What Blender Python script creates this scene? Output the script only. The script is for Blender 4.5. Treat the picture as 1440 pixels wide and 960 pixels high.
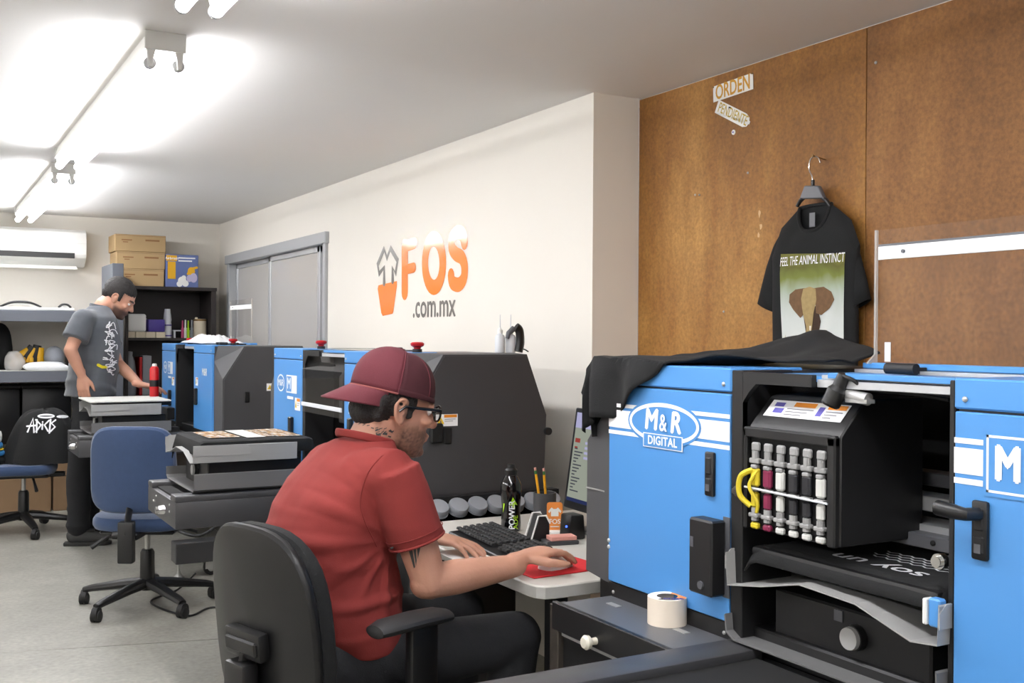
import bpy, bmesh, math, random
from mathutils import Vector, Matrix, noise
from mathutils.bvhtree import BVHTree
random.seed(7)
for o in list(bpy.data.objects): bpy.data.objects.remove(o)
SC = bpy.context.scene
COL = SC.collection
PI = math.pi
# ---------------------------------------------------------------- camera
CAM_H = 1.35
FPX = 1500.0                       # focal length in pixels of the 1440x960 frame
HEAD = math.radians(29.36); PITCH = 0.00467; ROLL = 0.006
CM = Matrix.Rotation(-HEAD, 4, 'Z') @ Matrix.Rotation(PI/2-PITCH, 4, 'X') @ Matrix.Rotation(ROLL, 4, 'Z')
CM.translation = Vector((0, 0, CAM_H))
cam_d = bpy.data.cameras.new('camera'); cam_d.sensor_width = 36.0; cam_d.lens = FPX/1440*36
cam_d.clip_start = 0.05
cam = bpy.data.objects.new('camera', cam_d); COL.objects.link(cam); cam.matrix_world = CM; SC.camera = cam
# ---------------------------------------------------------------- world, exposure
wd = bpy.data.worlds.new('world'); SC.world = wd; wd.use_nodes = True
wd.node_tree.nodes['Background'].inputs[0].default_value = (0.85, 0.92, 1, 1)
wd.node_tree.nodes['Background'].inputs[1].default_value = 0.3
vs = SC.view_settings
vs.view_transform = 'Standard'; vs.look = 'None'; vs.gamma = 1.0; vs.use_curve_mapping = False
vs.exposure = 0.37
TUBE_STRENGTH = 34.0
SC.cycles.max_bounces = 8; SC.cycles.transparent_max_bounces = 24
# ---------------------------------------------------------------- pixel rays
def ray(u, v):
    d = Vector(((u-720)/FPX, -(v-480)/FPX, -1.0))
    return CM.to_3x3() @ d
def at_x(u, v, X): d = ray(u, v); return CM.translation + d*(X/d.x)
def at_y(u, v, Y): d = ray(u, v); return CM.translation + d*(Y/d.y)
def at_z(u, v, Z): d = ray(u, v); return CM.translation + d*((Z-CAM_H)/d.z)
# ---------------------------------------------------------------- materials
def lin(c):
    return c/12.92 if c <= 0.04045 else ((c+0.055)/1.055)**2.4
def hexc(h):
    h = h.lstrip('#'); return tuple(lin(int(h[i:i+2], 16)/255) for i in (0, 2, 4)) + (1,)
MATS = {}
def mat(name, col, rough=0.5, metal=0.0, var=0.0, scale=8.0, bump=0.0, bscale=60.0, spec=0.5, emit=0, trans=0, coat=0, sheen=0):
    m = bpy.data.materials.new(name); m.use_nodes = True
    nt = m.node_tree; b = nt.nodes['Principled BSDF']
    c = hexc(col)
    b.inputs['Base Color'].default_value = c
    b.inputs['Roughness'].default_value = rough; b.inputs['Metallic'].default_value = metal
    b.inputs['Specular IOR Level'].default_value = spec
    b.inputs['Coat Weight'].default_value = coat
    if sheen: b.inputs['Sheen Weight'].default_value = sheen
    if trans: b.inputs['Transmission Weight'].default_value = trans
    if emit:
        b.inputs['Emission Color'].default_value = c; b.inputs['Emission Strength'].default_value = emit
    tc = nt.nodes.new('ShaderNodeTexCoord')
    if var:
        n = nt.nodes.new('ShaderNodeTexNoise'); n.inputs['Scale'].default_value = scale; n.inputs['Detail'].default_value = 5
        r = nt.nodes.new('ShaderNodeMixRGB'); r.blend_type = 'MIX'
        r.inputs[1].default_value = tuple(max(0, x*(1-var)) for x in c[:3])+(1,)
        r.inputs[2].default_value = tuple(min(1, x*(1+var)) for x in c[:3])+(1,)
        nt.links.new(tc.outputs['Object'], n.inputs['Vector']); nt.links.new(n.outputs['Fac'], r.inputs[0])
        nt.links.new(r.outputs[0], b.inputs['Base Color'])
    if bump:
        n2 = nt.nodes.new('ShaderNodeTexNoise'); n2.inputs['Scale'].default_value = bscale; n2.inputs['Detail'].default_value = 4
        bp = nt.nodes.new('ShaderNodeBump'); bp.inputs['Strength'].default_value = bump; bp.inputs['Distance'].default_value = 0.01
        nt.links.new(tc.outputs['Object'], n2.inputs['Vector']); nt.links.new(n2.outputs['Fac'], bp.inputs['Height'])
        nt.links.new(bp.outputs[0], b.inputs['Normal'])
    MATS[name] = m
    return m
mat('wall_paint', '#e8e3d9', 0.75, var=0.03, scale=2.0, bump=0.06, bscale=25)
mat('ceiling_paint', '#f1efec', 0.8, var=0.03, scale=1.0)
mat('white_enamel', '#f0efec', 0.35)
mat('socket_white', '#dcdcd8', 0.5)
mat('plastic_white', '#f2f2ee', 0.4)
mat('ac_dark', '#2a2a2a', 0.6)
mat('alu', '#c4c6c8', 0.38, metal=0.4)
mat('alu_paint', '#a9abad', 0.45)
mat('chrome', '#d9d9d9', 0.12, metal=1.0)
mat('steel', '#b8b8b6', 0.35, metal=0.5)
mat('blue_paint', '#4c8ac8', 0.33, var=0.02, scale=3)
mat('dark_paint', '#3d3d3f', 0.42, var=0.05, scale=6, bump=0.03, bscale=300)
mat('dark_paint_lit', '#464648', 0.62, var=0.05, scale=6)  # dark paint with lamp light on the end covers put into its colour
mat('mid_paint', '#55565a', 0.4, var=0.05, scale=6, bump=0.03, bscale=300)
mat('black_paint', '#151516', 0.45)
mat('black_matte', '#0c0c0d', 0.8)
mat('black_plastic', '#131314', 0.38, bump=0.05, bscale=400)
mat('black_rubber', '#19191a', 0.6)
mat('decal_white', '#f3f4f5', 0.4)
mat('decal_blue', '#4c8ac8', 0.35)
mat('decal_yellow', '#e6c21c', 0.4)
mat('decal_orange', '#e28a1f', 0.4)
mat('decal_purple', '#5d58a8', 0.4)
mat('tray_grey', '#a9a9a7', 0.4, metal=0.25, var=0.05, scale=5)
mat('tray_dark', '#6f6f6f', 0.45, metal=0.2, var=0.06, scale=5)
mat('red_plastic', '#b3161b', 0.35)
mat('red_pad', '#c81f27', 0.8)
mat('desk_white', '#cdcac2', 0.4, var=0.02, scale=4)
mat('desk_edge', '#a9a8a3', 0.5)
mat('denim_blue', '#2f4364', 0.95, var=0.12, scale=40, bump=0.25, bscale=500, sheen=0.3)
mat('black_cloth', '#101112', 0.85, var=0.2, scale=20, bump=0.15, bscale=300)
mat('shirt_black', '#0d0e0f', 0.9, var=0.15, scale=20, bump=0.12, bscale=300)
mat('red_cloth', '#7f2a26', 0.9, var=0.07, scale=30, bump=0.1, bscale=500)
mat('grey_cloth', '#4b4f55', 0.92, var=0.14, scale=25, bump=0.15, bscale=300, sheen=0.25)
mat('jeans_black', '#17181b', 0.9, var=0.25, scale=18, bump=0.2, bscale=350)
mat('shoe_grey', '#3f3f3e', 0.85, var=0.15, scale=20)
mat('shoe_black', '#141414', 0.7)
mat('shoe_sole', '#2b2a28', 0.7)
mat('cap_maroon', '#5e222c', 0.85, var=0.08, scale=40, bump=0.15, bscale=500)
mat('cap_mesh', '#3f151d', 0.9, var=0.15, scale=60)
mat('cap_seam', '#8a4a45', 0.8)
mat('hair', '#16110f', 0.6, var=0.3, scale=90, bump=0.7, bscale=260)
mat('cardboard', '#ab9068', 0.85, var=0.08, scale=5)
mat('cardboard_dark', '#866c50', 0.85, var=0.1, scale=5)
mat('cardboard_print', '#8a6440', 0.85)
mat('tape_tan', '#c6a06a', 0.4)
mat('bookcase', '#26201f', 0.5, var=0.15, scale=6)
mat('shelf_metal', '#61656d', 0.5, metal=0.2, var=0.06, scale=5)
mat('shelf_dark', '#3e3f43', 0.5, metal=0.2, var=0.06)
mat('paper', '#eeeeea', 0.8)
mat('paper_grey', '#cfcfc9', 0.8)
mat('orange_vinyl', '#f08028', 0.12, spec=0.7)
mat('grey_vinyl', '#77726d', 0.2, spec=0.7)
mat('tape_cream', '#ecdfcd', 0.55)
mat('tape_core', '#b9b3ac', 0.7)
mat('knob_cream', '#dcd6c6', 0.3)
mat('rust_steel', '#4a443e', 0.5, metal=0.5, var=0.5, scale=25)
mat('bottle_black', '#08080a', 0.12, coat=0.5)
mat('label_lime', '#a8d91c', 0.35)
mat('pencil_yellow', '#e3a21a', 0.4)
mat('eraser', '#d99a8c', 0.7)
mat('ferrule', '#3c7a4a', 0.3, metal=0.6)
mat('screen_bezel', '#17181b', 0.35)
mat('tan_line', '#6d6a72', 0.6)
mat('plastic_purple', '#4b3c93', 0.5)
mat('plastic_milk', '#d9dce0', 0.45)
mat('plastic_grey', '#8b8f95', 0.5)
mat('cream_can', '#e2d6bd', 0.5)
mat('tool_yellow', '#d9a514', 0.5)
mat('pink_plastic', '#c04a76', 0.45)
mat('teal_cloth', '#2f79b3', 0.85)
mat('bag_white', '#eceef0', 0.35, bump=0.4, bscale=30)
mat('skin_nail', '#c99a84', 0.35)
mat('eye_white', '#e8e4de', 0.2)
mat('eye_dark', '#1c120d', 0.15)
mat('lens_frame', '#0f0f11', 0.25)
mat('ink_yellow', '#cdb92a', 0.35)
mat('ink_magenta', '#7d2445', 0.35)
mat('ink_white', '#cfcfca', 0.4)
mat('ink_black', '#25262a', 0.35)
mat('card_orange', '#e2893c', 0.5)
mat('tattoo', '#3d3f3d', 0.6, var=0.3, scale=120)
mat('bronze', '#8a6a3c', 0.4, metal=0.6)
mat('yellow_print', '#d6c51f', 0.8)
mat('elephant_brown', '#6d5238', 0.9, var=0.35, scale=60)
mat('elephant_light', '#a08a5e', 0.9, var=0.3, scale=70)
mat('elephant_dark', '#3b2a1e', 0.9, var=0.3, scale=60)
mat('tusk', '#e6dfcf', 0.6)
mat('olive', '#8a7d4a', 0.9)
mat('warm_metal_lamp', '#e6e6e2', 0.4)
mat('oval_core', '#3c86d4', 0.35)

def nodes_of(m):
    nt = m.node_tree; return nt, nt.nodes['Principled BSDF']
# emissive tube
def emat(name, col, s):
    m = bpy.data.materials.new(name); m.use_nodes = True; nt = m.node_tree
    for n in list(nt.nodes): nt.nodes.remove(n)
    o = nt.nodes.new('ShaderNodeOutputMaterial'); e = nt.nodes.new('ShaderNodeEmission')
    e.inputs[0].default_value = hexc(col); e.inputs[1].default_value = s
    nt.links.new(e.outputs[0], o.inputs[0]); MATS[name] = m
emat('tube_glow', '#fbfbff', TUBE_STRENGTH)
# clear acrylic sheet
def acrylic(name, tint, refl, rough=0.03, haze=0.0):
    m = bpy.data.materials.new(name); m.use_nodes = True; nt = m.node_tree
    for n in list(nt.nodes): nt.nodes.remove(n)
    o = nt.nodes.new('ShaderNodeOutputMaterial'); tr = nt.nodes.new('ShaderNodeBsdfTransparent'); tr.inputs[0].default_value = tint
    gl = nt.nodes.new('ShaderNodeBsdfGlossy'); gl.inputs['Roughness'].default_value = rough
    df = nt.nodes.new('ShaderNodeBsdfDiffuse'); df.inputs[0].default_value = (0.75, 0.73, 0.7, 1)
    fr = nt.nodes.new('ShaderNodeFresnel'); fr.inputs[0].default_value = refl
    mx = nt.nodes.new('ShaderNodeMixShader'); mx0 = nt.nodes.new('ShaderNodeMixShader'); mx0.inputs[0].default_value = haze
    nt.links.new(tr.outputs[0], mx0.inputs[1]); nt.links.new(df.outputs[0], mx0.inputs[2])
    gm = nt.nodes.new('ShaderNodeNewGeometry'); iv = nt.nodes.new('ShaderNodeMath'); iv.operation = 'SUBTRACT'; iv.inputs[0].default_value = 1.0; ml = nt.nodes.new('ShaderNodeMath'); ml.operation = 'MULTIPLY'
    nt.links.new(gm.outputs['Backfacing'], iv.inputs[1]); nt.links.new(iv.outputs[0], ml.inputs[0]); nt.links.new(fr.outputs[0], ml.inputs[1])   # a thin sheet: no total reflection at its far face
    nt.links.new(ml.outputs[0], mx.inputs[0]); nt.links.new(mx0.outputs[0], mx.inputs[1]); nt.links.new(gl.outputs[0], mx.inputs[2])
    nt.links.new(mx.outputs[0], o.inputs[0]); MATS[name] = m
acrylic('acrylic', (0.97, 0.96, 0.95, 1), 1.3, 0.05, 0.012)
acrylic('acrylic_edge', (0.9, 0.88, 0.84, 1), 1.6, 0.1, 0.35)
acrylic('pane_glass', (0.9, 0.9, 0.91, 1), 1.5, 0.12, 0.55)
acrylic('lens', (0.9, 0.92, 0.92, 1), 1.5, 0.02, 0.0)
acrylic('clear_bag', (0.95, 0.95, 0.96, 1), 1.5, 0.15, 0.45)
# brown hardboard
def board_mat(name, c1, c2, c3):
    m = mat(name, c1, 0.62); nt, b = nodes_of(m)
    tc = nt.nodes.new('ShaderNodeTexCoord')
    mp = nt.nodes.new('ShaderNodeMapping'); mp.inputs['Scale'].default_value = (1, 1, 0.35)
    n1 = nt.nodes.new('ShaderNodeTexNoise'); n1.inputs['Scale'].default_value = 3.0; n1.inputs['Detail'].default_value = 6; n1.inputs['Roughness'].default_value = 0.65
    n2 = nt.nodes.new('ShaderNodeTexNoise'); n2.inputs['Scale'].default_value = 75; n2.inputs['Detail'].default_value = 5; n2.inputs['Roughness'].default_value = 0.75
    nt.links.new(tc.outputs['Object'], mp.inputs[0]); nt.links.new(mp.outputs[0], n1.inputs['Vector']); nt.links.new(tc.outputs['Object'], n2.inputs['Vector'])
    cr = nt.nodes.new('ShaderNodeValToRGB'); e = cr.color_ramp.elements
    e[0].position = 0.3; e[0].color = hexc(c2); e[1].position = 0.72; e[1].color = hexc(c3)
    x = cr.color_ramp.elements.new(0.5); x.color = hexc(c1)
    nt.links.new(n1.outputs['Fac'], cr.inputs[0])
    mx = nt.nodes.new('ShaderNodeMixRGB'); mx.blend_type = 'OVERLAY'; mx.inputs[0].default_value = 0.75
    nt.links.new(cr.outputs[0], mx.inputs[1]); nt.links.new(n2.outputs['Fac'], mx.inputs[2]); nt.links.new(mx.outputs[0], b.inputs['Base Color'])
    bp = nt.nodes.new('ShaderNodeBump'); bp.inputs['Strength'].default_value = 0.2; bp.inputs['Distance'].default_value = 0.004
    nt.links.new(n2.outputs['Fac'], bp.inputs['Height']); nt.links.new(bp.outputs[0], b.inputs['Normal'])
board_mat('board_golden', '#8f6026', '#744a1d', '#b08240')
board_mat('board_brown', '#83572a', '#6f4922', '#996a36')
# painted concrete floor
mat('sign_amber', '#c9942a', 0.6); mat('sign_mustard', '#bfa442', 0.6); mat('ink_grey', '#8f8f8e', 0.45)
m = mat('floor_concrete', '#bdbcb4', 0.42); nt, b = nodes_of(m)
tc = nt.nodes.new('ShaderNodeTexCoord')
n1 = nt.nodes.new('ShaderNodeTexNoise'); n1.inputs['Scale'].default_value = 1.3; n1.inputs['Detail'].default_value = 8; n1.inputs['Roughness'].default_value = 0.7
n2 = nt.nodes.new('ShaderNodeTexNoise'); n2.inputs['Scale'].default_value = 45; n2.inputs['Detail'].default_value = 5
vo = nt.nodes.new('ShaderNodeTexVoronoi'); vo.feature = 'DISTANCE_TO_EDGE'; vo.inputs['Scale'].default_value = 0.55
cr = nt.nodes.new('ShaderNodeValToRGB'); e = cr.color_ramp.elements
e[0].position = 0.28; e[0].color = hexc('#7d7b73'); e[1].position = 0.7; e[1].color = hexc('#a5a49b')
mx = nt.nodes.new('ShaderNodeMixRGB'); mx.blend_type = 'OVERLAY'; mx.inputs[0].default_value = 0.35
for s_, d_ in ((tc.outputs['Object'], n1.inputs['Vector']), (tc.outputs['Object'], n2.inputs['Vector']), (n1.outputs['Fac'], cr.inputs[0]), (cr.outputs[0], mx.inputs[1]), (n2.outputs['Fac'], mx.inputs[2])): nt.links.new(s_, d_)
ns = nt.nodes.new('ShaderNodeTexNoise'); ns.inputs['Scale'].default_value = 2.5; ns.inputs['Detail'].default_value = 6
mvx = nt.nodes.new('ShaderNodeMixRGB'); mvx.inputs[0].default_value = 0.12
nt.links.new(tc.outputs['Object'], ns.inputs['Vector']); nt.links.new(tc.outputs['Object'], mvx.inputs[1]); nt.links.new(ns.outputs['Color'], mvx.inputs[2]); nt.links.new(mvx.outputs[0], vo.inputs['Vector'])
ck = nt.nodes.new('ShaderNodeValToRGB'); ck.color_ramp.elements[0].position = 0.0; ck.color_ramp.elements[0].color = (0.55, 0.54, 0.5, 1); ck.color_ramp.elements[1].position = 0.006; ck.color_ramp.elements[1].color = (1, 1, 1, 1)
nt.links.new(vo.outputs['Distance'], ck.inputs[0])
mm = nt.nodes.new('ShaderNodeMixRGB'); mm.blend_type = 'MULTIPLY'; mm.inputs[0].default_value = 0.0
nt.links.new(mx.outputs[0], mm.inputs[1]); nt.links.new(ck.outputs[0], mm.inputs[2]); nt.links.new(mm.outputs[0], b.inputs['Base Color'])
# skin with a painted hair mask (beard, brows, stubble) taken from a colour attribute
def skin_mat(name, col, dark):
    m = mat(name, col, 0.5); nt, b = nodes_of(m)
    tc = nt.nodes.new('ShaderNodeTexCoord')
    at = nt.nodes.new('ShaderNodeAttribute'); at.attribute_name = 'hairmask'
    n = nt.nodes.new('ShaderNodeTexNoise'); n.inputs['Scale'].default_value = 14; n.inputs['Detail'].default_value = 5
    c = hexc(col)
    r = nt.nodes.new('ShaderNodeMixRGB'); r.inputs[1].default_value = (c[0]*0.86, c[1]*0.78, c[2]*0.74, 1); r.inputs[2].default_value = (min(1, c[0]*1.12), c[1]*1.12, c[2]*1.12, 1)
    nt.links.new(tc.outputs['Object'], n.inputs['Vector']); nt.links.new(n.outputs['Fac'], r.inputs[0])
    x = nt.nodes.new('ShaderNodeMixRGB'); x.inputs[2].default_value = hexc(dark)
    nt.links.new(at.outputs['Fac'], x.inputs[0]); nt.links.new(r.outputs[0], x.inputs[1]); nt.links.new(x.outputs[0], b.inputs['Base Color'])
    n3 = nt.nodes.new('ShaderNodeTexNoise'); n3.inputs['Scale'].default_value = 220
    bp = nt.nodes.new('ShaderNodeBump'); bp.inputs['Strength'].default_value = 0.12; bp.inputs['Distance'].default_value = 0.004
    nt.links.new(tc.outputs['Object'], n3.inputs['Vector']); nt.links.new(n3.outputs['Fac'], bp.inputs['Height']); nt.links.new(bp.outputs[0], b.inputs['Normal'])
    b.inputs['Subsurface Weight'].default_value = 0.08; b.inputs['Subsurface Radius'].default_value = (0.02, 0.008, 0.004)
skin_mat('skin', '#bf907a', '#241a16')
# printed picture backdrop of the hanging shirt: sky to pale grass
m = mat('print_photo', '#9aa58a', 0.85); nt, b = nodes_of(m)
tc = nt.nodes.new('ShaderNodeTexCoord'); sp = nt.nodes.new('ShaderNodeSeparateXYZ'); nt.links.new(tc.outputs['Generated'], sp.inputs[0])
n1 = nt.nodes.new('ShaderNodeTexNoise'); n1.inputs['Scale'].default_value = 3; nt.links.new(tc.outputs['Generated'], n1.inputs['Vector'])
ad = nt.nodes.new('ShaderNodeMath'); ad.operation = 'MULTIPLY_ADD'; ad.inputs[1].default_value = 0.22; nt.links.new(n1.outputs['Fac'], ad.inputs[0]); nt.links.new(sp.outputs['Z'], ad.inputs[2])
cr = nt.nodes.new('ShaderNodeValToRGB'); e = cr.color_ramp.elements
e[0].position = 0.12; e[0].color = hexc('#d9dcd8'); e[1].position = 1.1; e[1].color = hexc('#6b6a2c')
for p_, c_ in ((0.45, '#c9cfcb'), (0.68, '#a9b3a6'), (0.85, '#727b38'), (0.97, '#5c5d26')):
    x = cr.color_ramp.elements.new(p_); x.color = hexc(c_)
nt.links.new(ad.outputs[0], cr.inputs[0]); nt.links.new(cr.outputs[0], b.inputs['Base Color'])
# colourful print on the folded shirt of the loading platen
m = mat('print_collage', '#bfa98c', 0.85); nt, b = nodes_of(m)
tc = nt.nodes.new('ShaderNodeTexCoord'); n1 = nt.nodes.new('ShaderNodeTexNoise'); n1.inputs['Scale'].default_value = 7; n1.inputs['Detail'].default_value = 6
nt.links.new(tc.outputs['Generated'], n1.inputs['Vector']); cr = nt.nodes.new('ShaderNodeValToRGB'); e = cr.color_ramp.elements
e[0].position = 0.33; e[0].color = hexc('#3a3128'); e[1].position = 0.66; e[1].color = hexc('#d8cdbd')
x = cr.color_ramp.elements.new(0.48); x.color = hexc('#a98455'); x = cr.color_ramp.elements.new(0.56); x.color = hexc('#8d8f92')
nt.links.new(n1.outputs['Fac'], cr.inputs[0]); nt.links.new(cr.outputs[0], b.inputs['Base Color'])
# monitor picture
emat('screen_light', '#a4aa9c', 0.62); emat('screen_head', '#b2b0d4', 0.7); emat('screen_text', '#5d5f6a', 0.4); emat('screen_red', '#b4504a', 0.5); emat('screen_bar', '#3c4674', 0.4); emat('led_blue', '#4060ff', 3)

# ---------------------------------------------------------------- mesh helpers
class B:
    def __init__(s): s.bm = bmesh.new()
    def faces(s, vs, fs, M=None, mi=0):
        nv = [s.bm.verts.new(M @ Vector(v) if M else v) for v in vs]
        for f in fs:
            try:
                nf = s.bm.faces.new([nv[i] for i in f]); nf.material_index = mi
            except ValueError: pass
        return nv
    def merge(s, src, M=None, mi=0):
        src.verts.ensure_lookup_table(); src.verts.index_update()
        s.faces([v.co.copy() for v in src.verts], [[v.index for v in f.verts] for f in src.faces], M, mi); src.free(); return s
    def box(s, x0, x1, y0, y1, z0, z1, bev=0.0, seg=1, M=None, mi=0):
        x0, x1 = min(x0, x1), max(x0, x1); y0, y1 = min(y0, y1), max(y0, y1); z0, z1 = min(z0, z1), max(z0, z1)
        V = [(x, y, z) for z in (z0, z1) for y in (y0, y1) for x in (x0, x1)]
        F = [(0, 2, 3, 1), (4, 5, 7, 6), (0, 1, 5, 4), (2, 6, 7, 3), (0, 4, 6, 2), (1, 3, 7, 5)]
        if not bev: s.faces(V, F, M, mi); return s
        t = bmesh.new(); nv = [t.verts.new(v) for v in V]
        for f in F: t.faces.new([nv[i] for i in f])
        bev = min(bev, 0.45*min(x1-x0, y1-y0, z1-z0))
        bmesh.ops.bevel(t, geom=list(t.edges), offset=bev, segments=seg, profile=0.5, affect='EDGES')
        return s.merge(t, M, mi)
    def prism(s, poly, axis, a0, a1, M=None, bev=0.0, seg=1, mi=0):
        # poly: 2d points; axis 'x': (y,z), 'y': (x,z), 'z': (x,y)
        def p3(p, a):
            return {'x': (a, p[0], p[1]), 'y': (p[0], a, p[1]), 'z': (p[0], p[1], a)}[axis]
        n = len(poly); V = [p3(p, a0) for p in poly]+[p3(p, a1) for p in poly]
        F = [tuple(range(n)), tuple(range(2*n-1, n-1, -1))]+[(i, i+n, (i+1) % n+n, (i+1) % n) for i in range(n)]
        t = bmesh.new(); nv = [t.verts.new(v) for v in V]
        for f in F: t.faces.new([nv[i] for i in f])
        bmesh.ops.recalc_face_normals(t, faces=list(t.faces))
        if bev: bmesh.ops.bevel(t, geom=list(t.edges), offset=bev, segments=seg, profile=0.5, affect='EDGES')
        return s.merge(t, M, mi)
    def loft(s, rings, cap=True, close=True, M=None, mi=0):
        n = len(rings[0]); V = [tuple(p) for r in rings for p in r]; F = []
        for k in range(len(rings)-1):
            for i in range(n if close else n-1):
                j = (i+1) % n; F.append((k*n+i, k*n+j, (k+1)*n+j, (k+1)*n+i))
        if cap: F.append(tuple(range(n-1, -1, -1))); F.append(tuple((len(rings)-1)*n+i for i in range(n)))
        s.faces(V, F, M, mi); return s
    def lathe(s, prof, n=20, M=None, mi=0, cap=True):
        rings = [[(r*math.cos(2*PI*i/n), r*math.sin(2*PI*i/n), z) for i in range(n)] for r, z in prof]
        return s.loft(rings, cap=cap, M=M, mi=mi)
    def cyl(s, p0, p1, r0, r1=None, n=14, mi=0, M=None):
        if r1 is None: r1 = r0
        p0 = Vector(p0); p1 = Vector(p1); d = (p1-p0); L = d.length
        Q = Matrix.Translation(p0) @ d.to_track_quat('Z', 'Y').to_matrix().to_4x4()
        if M: Q = M @ Q
        return s.lathe([(r0, 0), (r1, L)], n, Q, mi)
    def tube(s, pts, r, n=8, up=None, mi=0, M=None, cap=True):
        # r: number, list of numbers or list of (ra, rb); ra along 'up x tangent', rb along the other
        P = [Vector(p) for p in pts]; m = len(P); rings = []; prev = None
        for i, p in enumerate(P):
            t = (P[min(i+1, m-1)]-P[max(i-1, 0)]).normalized()
            if up is not None:
                a = Vector(up).cross(t)
                if a.length < 1e-4: a = Vector((1, 0, 0)).cross(t)
                a.normalize()
            elif prev is None:
                a = t.orthogonal().normalized()
            else:
                a = (prev - t*prev.dot(t)).normalized()
            prev = a; b_ = t.cross(a)
            ri = r[i] if isinstance(r, (list, tuple)) else r
            ra, rb = ri if isinstance(ri, (list, tuple)) else (ri, ri)
            rings.append([p + a*ra*math.cos(2*PI*k/n) + b_*rb*math.sin(2*PI*k/n) for k in range(n)])
        return s.loft(rings, cap=cap, M=M, mi=mi)
    def ell(s, c, r, M=None, nu=16, nv=10, mi=0):
        rings = []
        for k in range(1, nv):
            th = PI*k/nv
            rings.append([(c[0]+r[0]*math.sin(th)*math.cos(2*PI*i/nu), c[1]+r[1]*math.sin(th)*math.sin(2*PI*i/nu), c[2]-r[2]*math.cos(th)) for i in range(nu)])
        V = [p for q in rings for p in q]+[(c[0], c[1], c[2]-r[2]), (c[0], c[1], c[2]+r[2])]; F = []
        for k in range(nv-2):
            for i in range(nu):
                j = (i+1) % nu; F.append((k*nu+i, k*nu+j, (k+1)*nu+j, (k+1)*nu+i))
        a = len(V)-2; b_ = len(V)-1
        for i in range(nu):
            j = (i+1) % nu; F.append((a, j, i)); F.append((b_, (nv-2)*nu+i, (nv-2)*nu+j))
        s.faces(V, F, M, mi); return s
    def caps(s, pts, r, n=12, up=None, M=None):
        """closed limb with rounded ends through pts with radii r (number or pair each)"""
        P = [Vector(p) for p in pts]; R = [(x, x) if not isinstance(x, (list, tuple)) else x for x in r]
        d0 = (P[0]-P[1]).normalized(); d1 = (P[-1]-P[-2]).normalized(); A = []; AR = []
        for q in (1.0, 0.92, 0.7, 0.38): 
            h = min(R[0]); A.append(P[0]+d0*h*q); k = math.sqrt(max(0.02, 1-q*q)); AR.append((R[0][0]*k, R[0][1]*k))
        A += P; AR += R
        for q in (0.38, 0.7, 0.92, 1.0):
            h = min(R[-1]); A.append(P[-1]+d1*h*q); k = math.sqrt(max(0.02, 1-q*q)); AR.append((R[-1][0]*k, R[-1][1]*k))
        return s.tube(A, AR, n, up=up, M=M)
    def grid(s, nx, ny, fn, mi=0):
        V = [fn(i/nx, j/ny) for j in range(ny+1) for i in range(nx+1)]
        F = [(j*(nx+1)+i, j*(nx+1)+i+1, (j+1)*(nx+1)+i+1, (j+1)*(nx+1)+i) for j in range(ny) for i in range(nx)]
        s.faces(V, F, None, mi); return s
    def quad(s, a, b_, c, d, mi=0): s.faces([a, b_, c, d], [(0, 1, 2, 3)], None, mi); return s

def finish(o, smooth=True, ang=0.55):
    me = o.data
    if smooth:
        me.polygons.foreach_set('use_smooth', [True]*len(me.polygons))
        try: me.set_sharp_from_angle(angle=ang)
        except Exception: pass
    me.update()
def world_loc(o):
    v = Vector((0, 0, 0))
    while o: v += o.location; o = o.parent
    return v
SPLIT = {'skirt_rail', 'chamber_lining', 'tube_cap', 'support_post', 'orange_band', 'violet_marks', 'damper_clip', 'guard_cheek', 'faint_print', 'fine_print'}
def islands(bm):
    seen = set(); out = []
    for f in bm.faces:
        if f in seen: continue
        st = [f]; seen.add(f); comp = []
        while st:
            g = st.pop(); comp.append(g)
            for v in g.verts:
                for h in v.link_faces:
                    if h not in seen: seen.add(h); st.append(h)
        out.append(comp)
    return out
def obj(name, b, m, parent=None, **k):
    bm = b.bm if isinstance(b, B) else b
    if name in SPLIT:
        comps = islands(bm); o = None
        if len(comps) > 1:
            for c in comps:
                q = B(); vs_ = list({v for f in c for v in f.verts}); ix = {v: i for i, v in enumerate(vs_)}
                q.faces([v.co.copy() for v in vs_], [[ix[v] for v in f.verts] for f in c])
                r = obj1(name, q, m, parent, **k); o = o or r
            bm.free(); return o
    return obj1(name, b, m, parent, **k)
def obj1(name, b, m, parent=None, world=False, smooth=True, ang=0.55, label=None, kind=None, norm=True):
    bm = b.bm if isinstance(b, B) else b
    if norm: bmesh.ops.recalc_face_normals(bm, faces=list(bm.faces))
    if world and parent is not None:
        w = world_loc(parent)
        for v in bm.verts: v.co -= w
    me = bpy.data.meshes.new(name); bm.to_mesh(me); bm.free()
    for x in (m if isinstance(m, (list, tuple)) else [m]): me.materials.append(MATS[x])
    o = bpy.data.objects.new(name, me); COL.objects.link(o)
    if parent is not None: o.parent = parent
    finish(o, smooth, ang)
    if label: o['label'] = label
    if kind: o['kind'] = kind
    return o
def tag(o, label, cat, group=None):
    o['label'] = label; o['category'] = cat
    if group: o['group'] = group
    return o
def thing(name, label, cat, loc=(0, 0, 0), rz=0.0, group=None):
    o = bpy.data.objects.new(name, None); COL.objects.link(o); o.empty_display_size = 0.1
    o.location = loc; o.rotation_euler = (0, 0, rz)
    return tag(o, label, cat, group)
def base_origin(o):
    """move the origin of a one-mesh thing to the middle of its underside"""
    me = o.data; xs = [v.co for v in me.vertices]
    c = Vector(((min(v.x for v in xs)+max(v.x for v in xs))/2, (min(v.y for v in xs)+max(v.y for v in xs))/2, min(v.z for v in xs)))
    me.transform(Matrix.Translation(-c)); o.location = o.location + c
    for ch in o.children: ch.data.transform(Matrix.Translation(-c))
    return o
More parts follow.
